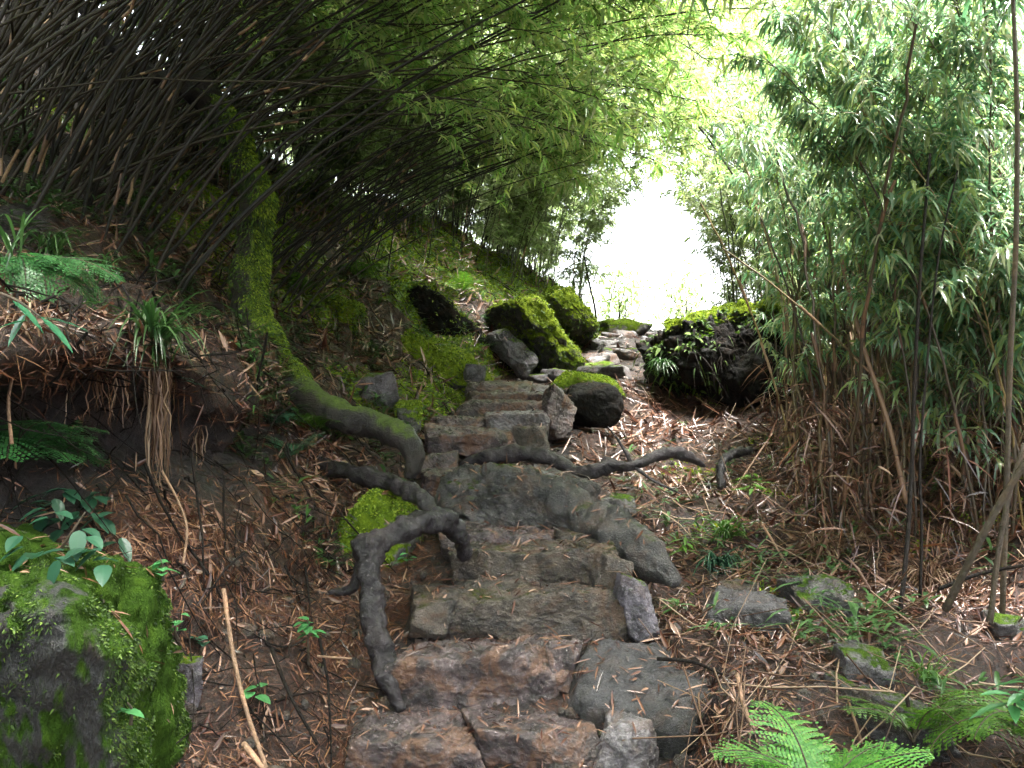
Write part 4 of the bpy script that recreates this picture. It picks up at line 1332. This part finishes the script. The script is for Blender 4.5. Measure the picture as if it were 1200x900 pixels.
def fuzz(o, n, size, mat, cond, seed, droop=.3, name="moss", thin=1.0, down=0.0):
    r = np.random.default_rng(seed)
    me = o.data
    v = np.empty(len(me.vertices) * 3)
    me.vertices.foreach_get("co", v)
    v = v.reshape(-1, 3)
    q = np.array([p.vertices[:] for p in me.polygons if len(p.vertices) == 4])
    a, b, c, d = v[q[:, 0]], v[q[:, 1]], v[q[:, 2]], v[q[:, 3]]
    nn = np.cross(c - a, d - b)
    ar = np.linalg.norm(nn, axis=1)
    nn /= ar[:, None] + 1e-12
    mw = np.array(o.matrix_basis)[:3, :3]
    w = ar * cond(nn @ mw.T, (a + c) / 2)
    if w.sum() <= 0:
        return
    t = r.choice(len(w), n, p=w / w.sum())
    u, x = r.random((n, 1)), r.random((n, 1))
    p = (a[t] * (1 - u) + b[t] * u) * (1 - x) + (d[t] * (1 - u) + c[t] * u) * x
    dd = nn[t] + r.normal(size=(n, 3)) * .7 + np.array([0, 0, -down])
    mb = MB()
    add_leaves(mb, p - nn[t] * .002, dd, r.normal(size=(n, 3)), size * r.uniform(.5, 1.3, n), size * thin * r.uniform(.25, .5, n), droop, .2)
    m = mb.build(name, M[mat], o)
    m["kind"] = "stuff"


bpy.context.view_layer.update()
for i, o in enumerate([o for o in bpy.data.objects if o.type == "MESH" and o.get("category") in ("rock", "moss", "boulder")]):
    mt = o.data.materials[0]
    if mt == M["rock_fullmoss"]:
        fuzz(o, 3200, .03, "moss", lambda n, p: np.clip(n[:, 2] + .25 + fbm(p, 6, 4, 3) * 2.2, 0, 1) ** 2, i)
        fuzz(o, 1500, .03, "moss_dark", lambda n, p: np.clip(.3 - fbm(p, 6, 4, 3) * 2.2, 0, 1), i + 50, .4, "dark_moss")
    elif mt == M["rock_moss"]:
        fuzz(o, 2500, .022, "moss", lambda n, p: np.clip(n[:, 2] * 1.2 - .25 + fbm(p, 9, 3, 3) * 1.2, 0, 1), i)
    elif mt == M["rock_front"]:
        fuzz(o, 26000, .012, "moss_dark", lambda n, p: np.clip(.15 + fbm(p * np.array([1, 1, .3]), 7, 4, 5) * 2.2 + .3 * n[:, 0], 0, 1) ** 1.5 * (n[:, 1] < .3), i)
slab_o = [o for o in bpy.data.objects if o.name.startswith("gap_shade_slab")][0]
fuzz(slab_o, 3500, .035, "moss", lambda n, p: np.clip(n[:, 2] * 1.3 - .5 + fbm(p, 4, 3, 5) * 1.2, 0, 1), 4)
mound = [o for o in bpy.data.objects if o.get("category") == "mound"][0]
fuzz(mound, 160, .12, "moss_dark", lambda n, p: np.clip(.5 - p[:, 0] * 1.6, 0, 1) * (n[:, 1] < .3) * np.clip(.5 + fbm(p, 5, 3, 4) * 2, 0, 1), 5, .9, "grass", .28, .3)
fuzz(mound, 1300, .2, "twig", lambda n, p: np.clip(.35 + p[:, 0] * 1.2, 0, 1) * (n[:, 1] < .3) * (p[:, 2] > -.1), 6, .9, "rootlets", .08, .9)
fuzz(mound, 2500, .07, "moss_dark", lambda n, p: np.clip(.2 + fbm(p, 4, 3, 9) * 2, 0, 1) * np.clip(n[:, 2] + .6, 0, 1), 7, .5)
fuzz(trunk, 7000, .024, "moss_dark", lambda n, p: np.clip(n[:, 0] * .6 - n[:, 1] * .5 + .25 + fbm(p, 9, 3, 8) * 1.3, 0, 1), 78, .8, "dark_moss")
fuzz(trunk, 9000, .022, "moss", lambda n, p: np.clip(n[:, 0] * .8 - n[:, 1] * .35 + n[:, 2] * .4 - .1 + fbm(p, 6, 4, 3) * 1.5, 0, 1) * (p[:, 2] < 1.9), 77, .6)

# ------------------------------------------------------------------ ferns and small plants


def frond_geo(mb, L, npin, wid, curl, seed, fine=True, up=60):
    """one fern frond along +X rising and bowing, pinnae with toothed lobes"""
    r = np.random.default_rng(seed)
    n = 20
    s = np.linspace(0, 1, n)
    th = R(up) - curl * s
    x = np.concatenate([[0], np.cumsum(np.cos(th[:-1]))]) * L / (n - 1)
    z = np.concatenate([[0], np.cumsum(np.sin(th[:-1]))]) * L / (n - 1)
    P = np.stack([x, .03 * L * np.sin(s * 3 + seed), z], 1)
    V, Fc, _ = tube_geo(P, np.linspace(.0035, .001, n), 4, close=False)
    mb.add(V, Fc, 0)
    B, D, S, LL, WW = [], [], [], [], []
    for k in range(npin):
        t = .2 + .8 * k / npin
        i = min(int(t * (n - 1)), n - 2)
        p = P[i] + (P[i + 1] - P[i]) * (t * (n - 1) - i)
        tg = P[i + 1] - P[i]
        tg /= np.linalg.norm(tg)
        up_ = np.array([-tg[2], 0, tg[0]])
        w = wid * L * (math.sin(min(1, (t - .12) / .3) * 1.57) * (1 - ((t - .35) / .66) ** 1.6 if t > .35 else 1)) + .012
        for sgn in (1, -1):
            pd = np.array([0, sgn, 0.0]) * .9 + tg * .45 + up_ * r.uniform(-.15, .12)
            pd /= np.linalg.norm(pd)
            if not fine:
                B.append(p), D.append(pd), S.append(tg), LL.append(w), WW.append(L / npin * .95)
                continue
            mpin = max(4, int(w / .011))
            for j in range(mpin):
                tj = (j + .5) / mpin
                q = p + pd * w * tj + np.array([0, 0, -1]) * w * .18 * tj ** 2
                lw = L / npin * .5 * (1 - .8 * tj) + .002
                for s2 in (1, -1):
                    B.append(q), D.append(tg * s2 + pd * .55), S.append(pd), LL.append(lw), WW.append(w / mpin * .95)
            B.append(p + pd * w * .85), D.append(pd), S.append(tg), LL.append(w * .2), WW.append(.006)
    add_leaves(mb, np.array(B), np.array(D), np.array(S), np.array(LL), np.array(WW), .12, .1, 1)


def on_solid(px, py, off=.012):
    d = Vector(((px - 600) / F, 1, (450 - py) / F)).normalized()
    h = bvh_solid.ray_cast(Vector((0, 0, EYE)), d)
    return np.array(h[0]) + np.array(h[1]) * off


def fern(label, loc, nfr, L, mat, seed, az0=0, az1=6.28, fine=True, npin=16, wid=.3, curl=1.5, up=65, name="fern", cat="fern"):
    r = np.random.default_rng(seed)
    root = empty(name, loc, label, cat, "ferns beside the path")
    for k in range(nfr):
        mb = MB()
        frond_geo(mb, L * r.uniform(.75, 1.1), npin, wid, curl * r.uniform(.7, 1.2), seed * 31 + k, fine, up + r.uniform(-18, 12))
        o = mb.build("frond", [M["stem"], M[mat]], root)
        o.rotation_euler = (r.normal() * .18, 0, az0 + (az1 - az0) * (k + r.uniform(.2, .8)) / nfr)
    return root


def at_ground(px, py, lift=0):
    h, n = pix_ground(px, py)
    return Vector((h.x, h.y, h.z + lift))


fern("bright green lacy fern at the bottom right of the photograph", (.72, 2.3, EYE - 1.0), 11, .34, "fern", 3, fine=True, npin=18, wid=.3, up=62)
fern("dark arching fern at the right edge by the foreground", (1.42, 2.62, EYE - 1.0), 9, .42, "fern_yellow", 4, fine=True, npin=20, wid=.22, curl=2.2)
fern("yellowish small fern beside the right edge fern", (1.12, 2.75, EYE - 1.0), 6, .25, "fern_yellow", 5, fine=True, npin=14, wid=.25)
fern("blue green fern hanging from the upper left bank at the edge", (-1.62, 3.2, EYE + .36), 10, .40, "fern_mid", 6, -1.6, 1.0, npin=18, wid=.3, curl=1.7, up=35)
fern("broad triangular fern growing from the dark hollow on the left", (-1.52, 3.0, EYE - .22), 7, .32, "fern_mid", 7, -1.3, .9, npin=14, wid=.42, curl=1.4, up=40)
fern("small dark fern at the foot of the mossy tree", at_ground(318, 500), 7, .2, "fern_dark", 8, npin=12, wid=.3)
fern("green fern between the tree roots and the bank", at_ground(372, 508), 7, .22, "fern_yellow", 9, npin=12, wid=.3)
fern("low fern under the tree on the leaf covered slope", at_ground(342, 540), 6, .2, "fern_dark", 10, npin=12, wid=.28)
fern("little fern on the bank beyond the tree trunk", at_ground(350, 345), 7, .26, "fern_yellow", 11, npin=12, wid=.3)
fern("fern clump on the bank above the mossy outcrop", at_ground(420, 330), 7, .3, "fern_yellow", 12, npin=12, wid=.3)
fern("fern hanging over the black slab that stands in for the shaded gap", at_ground(540, 345), 7, .32, "fern_yellow", 13, npin=12, wid=.3)


def tuft(name, label, loc, nb, L, mat, seed, width=.006, droop=1.0, spread=1.0, bias=(0, 0, 0), cat="grass", hang=None):
    r = np.random.default_rng(seed)
    mb = MB()
    for k in range(nb):
        a = r.uniform(0, 6.28)
        d = np.array([math.cos(a) * spread, math.sin(a) * spread, 0]) * r.uniform(.2, .8) + np.array(bias)
        m = 7
        t = np.linspace(0, 1, m)
        l = L * r.uniform(.5, 1.1)
        q = np.outer(t, d) * l + np.outer(t - droop * r.uniform(.5, 1) * t ** 2, [0, 0, 1]) * l
        if hang:
            q = np.outer(t ** .7, d) * l * .25 + np.outer(t, [0, 0, -1]) * l + r.normal(size=(m, 3)) * .006
        q += r.normal(size=3) * .02
        sd = np.cross(d, [0, 0, 1.0])
        sd /= np.linalg.norm(sd) + 1e-6
        w = width * np.sin(np.clip(t * .85 + .15, 0, 1) * np.pi) + .0006
        V = np.stack([q - sd * w[:, None] / 2, q + np.array([0, 0, -.3]) * w[:, None], q + sd * w[:, None] / 2], 1).reshape(-1, 3)
        i = np.arange(m - 1) * 3
        Fc = np.concatenate([np.stack([i, i + 1, i + 4, i + 3], 1), np.stack([i + 1, i + 2, i + 5, i + 4], 1)])
        mb.add(V, Fc)
    o = mb.build(name, M[mat])
    o.location = loc
    return tag(o, label, cat)


tuft("grass_tuft", "dark green grass tuft arching over the hollow on the left bank", on_solid(178, 415, .0), 150, .40, "grass", 1, .010, 1.15, .9, bias=(0, -.25, 0))
tuft("dead_grass", "bundle of brown dead grass hanging below the green tuft", U(186, 425, 3.4), 90, .42, "straw", 2, .006, hang=True, spread=.6, cat="dead grass")
tuft("grass_tuft", "long pale grass blades at the upper left edge", U(8, 300, 2.9), 16, .34, "grass", 3, .010, .7, .8)
tuft("grass_tuft", "bluish drooping grass tuft right of the long boulder", at_ground(842, 668), 130, .27, "fern_dark", 4, .009, 1.6, 1.1)
tuft("grass_tuft", "leafy grass tuft above the bluish one on the right", at_ground(850, 632), 70, .25, "fern_yellow", 5, .012, 1.2, 1.1)
tuft("grass_tuft", "grass overhanging the left flank of the earth mound", U(775, 432, 8.1), 90, .26, "grass", 6, .008, 1.4, 1.0)
tuft("grass_tuft", "pale grass tuft among litter at the right foreground", at_ground(1085, 800), 60, .2, "fern_yellow", 7, .006, 1.1)
tuft("grass_tuft", "yellow green grass by the dark rock lower right", at_ground(1140, 860), 70, .22, "fern_yellow", 8, .008, 1.2)
tuft("grass_tuft", "thin grass on the bank beside the tree root", at_ground(318, 465), 40, .16, "grass", 9, .006, .9)
for k, (px, py, Y, n, L, mt, lb) in enumerate([(60, 300, 3.4, 70, .3, "grass", "dark grass clump on the upper left ledge behind the blue green fern"), (120, 330, 3.5, 50, .22, "grass", "small dark grass clump on the ledge right of the blue green fern"),
                                               (215, 345, 4.2, 60, .24, "grass", "grass clump on the ledge left of the mossy trunk"), (30, 390, 2.95, 40, .16, "straw", "dry grass on the lip of the ledge at the left edge")]):
    tuft("grass_tuft", lb, at_ground(px, py), n, L, mt, 80 + k, .007, 1.2, 1.0)
tuft("dead_grass", "dry straw fringe hanging from the edge of the dark hollow", U(262, 560, 4.05), 80, .26, "straw", 10, .006, hang=True, spread=.8, cat="dead grass")
tuft("dead_grass", "dry straw tangle under the right thicket", at_ground(1090, 690), 220, .35, "straw", 11, .005, 1.3, 1.2, cat="dead grass")
tuft("dead_grass", "dry straw tangle nearer the path in front of the canes", at_ground(960, 655), 180, .35, "straw", 12, .005, 1.3, 1.2, cat="dead grass")


for k, (px, py, Y, n) in enumerate([(60, 425, 3.15, 9), (112, 432, 3.2, 12), (232, 500, 3.9, 30), (285, 585, 4.2, 40), (140, 430, 3.25, 10)]):
    tuft("dead_grass", ["short straw fringe under the upper left ledge near the edge", "straw fringe under the ledge left of the hanging grass bundle", "dry fringe at the right lip of the dark hollow", "dry fringe on the overhang below the tree roots", "thin straw fringe just left of the hanging grass bundle"][k],
         U(px, py, Y), n, .2, "straw", 60 + k, .004, hang=True, spread=2.2, cat="dead grass")


def leafy(name, label, stem, leaves, mat, cat="plant"):
    """stem polyline (world), leaves = list of (point, direction, length, width)"""
    o0 = np.asarray(stem[0], float)
    root = empty(name, o0, label, cat)
    mb = MB()
    add_tube(mb, np.asarray(stem) - o0, np.linspace(.005, .002, len(stem)), 20, 6)
    mb.build("stem", M["stem"], root)
    for p, d, L, W in leaves:
        d = np.asarray(d, float)
        mb = MB()
        d /= np.linalg.norm(d)
        sd = np.cross(d, [0, 0, 1.0])
        sd /= np.linalg.norm(sd) + 1e-6
        up = np.cross(sd, d)
        m, h = 9, 4
        t = np.linspace(0, 1, m)
        prof = np.sin(np.pi * t ** .8) ** .8
        u = np.linspace(-1, 1, 2 * h + 1)
        q = (np.asarray(p) - o0)[None, None] + t[:, None, None] * d * L + (prof[:, None] * u[None])[..., None] * sd * W / 2 \
            + (np.abs(u)[None] * prof[:, None] * W * .12 - (t ** 2)[:, None] * L * .22 + .01 * L * np.sin(t * 22)[:, None] * np.abs(u)[None])[..., None] * np.array([0, 0, 1.0])
        w = 2 * h + 1
        i = (np.arange(m - 1)[:, None] * w + np.arange(w - 1)[None]).ravel()
        mb.add(q.reshape(-1, 3), np.stack([i, i + 1, i + w + 1, i + w], 1))
        mb.build("leaf", M[mat], root)
    return root


def rosette(label, c, n, L, W, mat, seed, name="leafy_plant", cat="plant", rise=.3, h=.06):
    r = np.random.default_rng(seed)
    c = np.asarray(c, float)
    top = c + np.array([0, -.02, h])
    lv = []
    for k in range(n):
        a = 6.28 * k / n + r.uniform(-.4, .4)
        lv.append((c + (top - c) * r.uniform(.5, 1) + r.normal(size=3) * .012, (math.cos(a), math.sin(a) * .8 - .25, r.uniform(-.2, rise)), L * r.uniform(.7, 1.15), W * r.uniform(.8, 1.1)))
    return leafy(name, label, [c, (c + top) / 2 + r.normal(size=3) * .006, top], lv, mat, cat)


c0 = U(50, 360, 2.4)
leafy("laurel_spray", "long glossy leaves of a spray hanging over the left hollow", [U(-10, 340, 2.5), U(20, 352, 2.45), U(48, 372, 2.38)],
      [(U(14, 352, 2.38), (.75, -.2, -.5), .11, .028), (U(48, 372, 2.36), (.85, -.2, -.62), .11, .032), (U(45, 372, 2.38), (1, .1, -.08), .12, .026), (U(35, 376, 2.36), (-.9, -.3, -.1), .08, .026), (U(30, 368, 2.38), (-.2, -.4, -.6), .08, .028)], "broad_mid")
r3 = np.random.default_rng(8)
ivy = []
for k in range(46):
    p = on_solid(36 + r3.uniform(-8, 96), 590 + r3.uniform(-10, 90), .03 + r3.uniform(0, .05))
    ivy.append((p, (r3.normal() * .8, -.5, -.25 + r3.normal() * .4), r3.uniform(.05, .085), r3.uniform(.035, .05)))
leafy("ivy_plant", "dark blue green broad leaved creeper on top of the mossy foreground rock", [U(60, 660, 2.5), U(80, 630, 2.46), U(100, 600, 2.46)], ivy, "broad")
rosette("round green sprig at the right shoulder of the mossy foreground rock", on_solid(186, 682), 9, .04, .032, "broad_light", 21)
rosette("tiny round leaved sprig between the mossy rock and violet stone", on_solid(206, 755), 8, .03, .024, "broad_light", 22)
rosette("blue green leaf pair beside the violet stone", on_solid(232, 765), 4, .05, .045, "broad", 23)
rosette("pair of green leaves low on the mossy foreground rock", on_solid(150, 852), 3, .06, .04, "broad_light", 24)
rosette("pair of heart shaped leaves on the wet earth bank", on_solid(305, 822), 4, .05, .04, "broad_light", 25)
rosette("upright light green seedling on the earth bank left of the root", on_solid(358, 780), 14, .05, .03, "broad_light", 26, h=.16)
rosette("tiny bright sprig inside the loop of the thick root", on_solid(478, 668), 7, .05, .025, "broad_light", 27)
rosette("light green sprig at the left edge above the litter", on_solid(8, 540), 12, .06, .035, "broad_light", 28)
rosette("dark shrublet at the roots of the mossy tree", on_solid(330, 495), 16, .08, .03, "broad", 29)
rosette("green seedling cluster beside the tree root end", on_solid(404, 520), 16, .08, .035, "fern_yellow", 30)
rosette("small grey leaved plant right of the hanging dead grass", on_solid(214, 455), 12, .07, .02, "broad", 31)
rosette("yellow green plant at the foot of the canes", at_ground(880, 600), 18, .12, .022, "fern_yellow", 32, h=.2)
rosette("slim leaved plant in front of the right canes", at_ground(935, 560), 18, .12, .02, "fern_yellow", 33, h=.22)
rosette("narrow leaved plant on the right slope by the bluish tuft", at_ground(800, 660), 16, .1, .018, "fern_yellow", 34, h=.12)
rosette("leafy sprig at the lower right corner", U(1190, 850, 2.4), 14, .1, .03, "broad_light", 35, h=.1)


def stick(label, lst, r0, r1, mat="stick", seed=1, name="stick"):
    P = px_path(lst)
    mb = MB()
    add_tube(mb, P - P[0], np.linspace(r0, r1, len(P)), 24, 7, .15, seed)
    o = mb.build(name, M[mat])
    o.location = P[0]
    return tag(o, label, "stick")


stick("long jointed brown cane leaning on the wet earth bank", [(262, 690, 2.95), (272, 760, 2.88), (288, 830, 2.8), (312, 900, 2.72)], .007, .006, "stick", 1)
stick("dark stick running down the bank beside the leaning cane", [(318, 760, 3.1), (340, 815, 3.02), (372, 872, 2.95)], .007, .005, "twig", 2)
stick("pale bent twig standing in the dark hollow on the left", [(190, 552, 3.2), (210, 590, 3.15), (219, 620, 3.1), (215, 660, 3.05)], .004, .004, "stick", 3)
stick("thick pale splinter at the bottom edge of the bank", [(286, 872, 2.6), (312, 905, 2.5)], .009, .006, "stick", 4)
stick("short pale straw across the bank beside the root", [(372, 769, 3.1), (412, 772, 3.1)], .004, .003, "stick", 5)
stick("thin pale stem climbing out of the left edge ledge", [(24, 340, 2.8), (18, 420, 2.75), (10, 470, 2.7), (14, 520, 2.66)], .004, .005, "stick", 6)
stick("slanting dead stem above the bluish grass tuft", [(892, 612, 4.6), (912, 645, 4.5), (934, 684, 4.4)], .006, .005, "stick", 7)
stick("slanting bare stem rising from the litter to the canes", [(845, 600, 5.3), (870, 560, 5.3), (905, 508, 5.4)], .006, .004, "stick", 8)
stick("long pale dead stalk sloping over the litter right of the steps", [(920, 730, 3.75), (960, 790, 3.3), (1000, 840, 3.0)], .005, .004, "stick", 9)
stick("second pale dead stalk on the litter by the fern", [(945, 745, 3.6), (985, 800, 3.15), (1010, 870, 2.75)], .005, .004, "straw", 10)
stick("black upright stem in front of the right straw tangle", [(1054, 725, 3.75), (1062, 650, 3.85), (1068, 560, 3.95), (1072, 440, 4.05), (1080, 300, 4.15), (1090, 180, 4.3)], .010, .006, "twig", 11, "dark_stem")
stick("second black upright stem in front of the straw tangle", [(1078, 705, 3.9), (1080, 620, 3.95), (1078, 540, 4.0), (1086, 430, 4.1), (1100, 300, 4.2), (1122, 200, 4.3)], .007, .004, "twig", 12, "dark_stem")
stick("dark stem slanting up to the right edge", [(1108, 715, 3.6), (1140, 650, 3.5), (1172, 590, 3.45), (1215, 520, 3.4)], .014, .012, "stem", 13, "dark_stem")
stick("reddish dark stem near the right edge", [(1160, 730, 3.5), (1168, 660, 3.5), (1180, 590, 3.5), (1200, 520, 3.5)], .011, .009, "stem", 14, "dark_stem")
stick("thin dark stick lying across the right straw", [(1100, 690, 3.6), (1150, 672, 3.6), (1215, 660, 3.55)], .008, .006, "twig", 15)
stick("yellow dead culm leaning left in the front of the right thicket", [(1062, 590, 4.7), (1042, 500, 4.75), (1010, 400, 4.85), (985, 300, 5.0)], .013, .010, "straw", 16, "dead_culm")
stick("thin dark sapling stem at the foot of the bright opening", [(699, 384, 11.6), (697, 360, 11.6), (690, 330, 11.6), (684, 296, 11.6)], .016, .008, "twig", 22, "sapling_stem")
stick("dark curved twig crossing the litter right of the boulder", [(770, 772, 3.4), (812, 776, 3.35), (846, 790, 3.25)], .007, .005, "twig", 17)
stick("forked grey stick standing in the litter beside the fern", [(864, 790, 3.0), (870, 820, 2.9), (880, 850, 2.8)], .007, .006, "stick", 18)
stick("thin dark stem standing in the grass at lower right", [(1062, 812, 2.9), (1070, 860, 2.8), (1076, 910, 2.7)], .006, .006, "twig", 19)
stick("tall brown stem rising through the leaves at the far right edge", [(1180, -160, 3.5), (1186, -20, 3.6), (1190, 60, 3.6), (1192, 165, 3.6), (1190, 300, 3.65), (1184, 420, 3.7), (1180, 560, 3.75), (1174, 735, 3.8)], .007, .012, "stem", 20, "tall_stem")
stick("long thin culm slanting down across the bright opening", [(560, -40, 5.4), (640, 70, 6.2), (700, 140, 7.2), (735, 200, 8.0), (764, 246, 8.6)], .010, .004, "cane_dark", 21, "bamboo_culm")

rr = np.random.default_rng(77)
# bushes in the glare beyond the crest
for k, (px, py, Y, s, lb) in enumerate([(728, 350, 14.0, .38, "hazy leafy bush in the glare left of the opening"), (800, 345, 15, .45, "hazy leafy bush in the glare right of the opening")]):
    o = empty("bush", U(px, py + 40, Y), lb, "bush")
    mb = MB()
    n = 700
    B = rr.normal(size=(n, 3)) * s * np.array([.5, .5, .75]) + np.array([0, 0, .5])
    add_leaves(mb, B, rr.normal(size=(n, 3)), rr.normal(size=(n, 3)), rr.uniform(.06, .13, n), rr.uniform(.02, .04, n), .3)
    mb.build("foliage", M["leaf_far"], o)
    mb = MB()
    for q in range(5):
        add_tube(mb, np.array([[0, 0, -.1], [rr.normal() * .1, rr.normal() * .1, .3], [rr.normal() * .25, rr.normal() * .2, .9]]), [.012, .009, .004], 10, 5)
    mb.build("stems", M["twig"], o)

# ------------------------------------------------------------------ air, light, camera
HAZE = 0.0
if HAZE > 0:
    m, nt, out = nodes("haze_air")
    pv = nt.nodes.new("ShaderNodeVolumePrincipled")
    pv.inputs["Color"].default_value = (.9, .95, 1, 1)
    pv.inputs["Density"].default_value = HAZE
    pv.inputs["Anisotropy"].default_value = .8
    nt.links.new(pv.outputs[0], out.inputs["Volume"])
    mb = MB()
    x0, x1, y0, y1, z0, z1 = -170, 170, -6, 145, -16, 22
    V = [(x, y, z) for x in (x0, x1) for y in (y0, y1) for z in (z0, z1)]
    mb.add(V, [(0, 1, 3, 2), (4, 6, 7, 5), (0, 4, 5, 1), (2, 3, 7, 6), (0, 2, 6, 4), (1, 5, 7, 3)])
    tag(mb.build("haze", m, smooth=False), kind="stuff")

SUN_EL, SUN_AZ = R(77), R(110)     # sun beyond the crest, a little to the right
w = bpy.data.worlds.new("World")
SC.world = w
w.use_nodes = True
nt = w.node_tree
bg = nt.nodes["Background"]
sky = nt.nodes.new("ShaderNodeTexSky")
sky.sky_type = "NISHITA"
sky.sun_disc = False
sky.sun_elevation = SUN_EL
sky.sun_rotation = SUN_AZ
sky.dust_density = 5
sky.air_density = 1.0
hs = nt.nodes.new("ShaderNodeHueSaturation")
hs.inputs["Saturation"].default_value = .35
nt.links.new(sky.outputs[0], hs.inputs["Color"])
nt.links.new(hs.outputs[0], bg.inputs[0])
bg.inputs[1].default_value = .1

L = bpy.data.lights.new("sun", "SUN")
L.energy = 5.0
L.angle = R(18)
L.color = (1, .97, .92)
so = bpy.data.objects.new("sun", L)
COL.objects.link(so)
sd = Vector((math.sin(SUN_AZ) * math.cos(SUN_EL), math.cos(SUN_AZ) * math.cos(SUN_EL), math.sin(SUN_EL)))
so.rotation_euler = sd.to_track_quat("Z", "Y").to_euler()
so.location = (3, 10, 15)

cam = bpy.data.cameras.new("camera")
cam.sensor_width = 36
cam.lens = 36 * F / 1200
cam.clip_end = 1000
co = bpy.data.objects.new("camera", cam)
COL.objects.link(co)
co.location = (0, 0, EYE)
co.rotation_euler = (R(90), 0, 0)
SC.camera = co

SC.view_settings.view_transform = "Standard"
SC.view_settings.look = "None"
SC.view_settings.gamma = 1
SC.view_settings.exposure = 4.65
SC.view_settings.use_curve_mapping = False
SC.cycles.use_denoising = True
SC.cycles.max_bounces = 8
SC.cycles.diffuse_bounces = 2
SC.cycles.glossy_bounces = 3
SC.cycles.transmission_bounces = 4
SC.cycles.volume_bounces = 1
SC.cycles.use_fast_gi = False
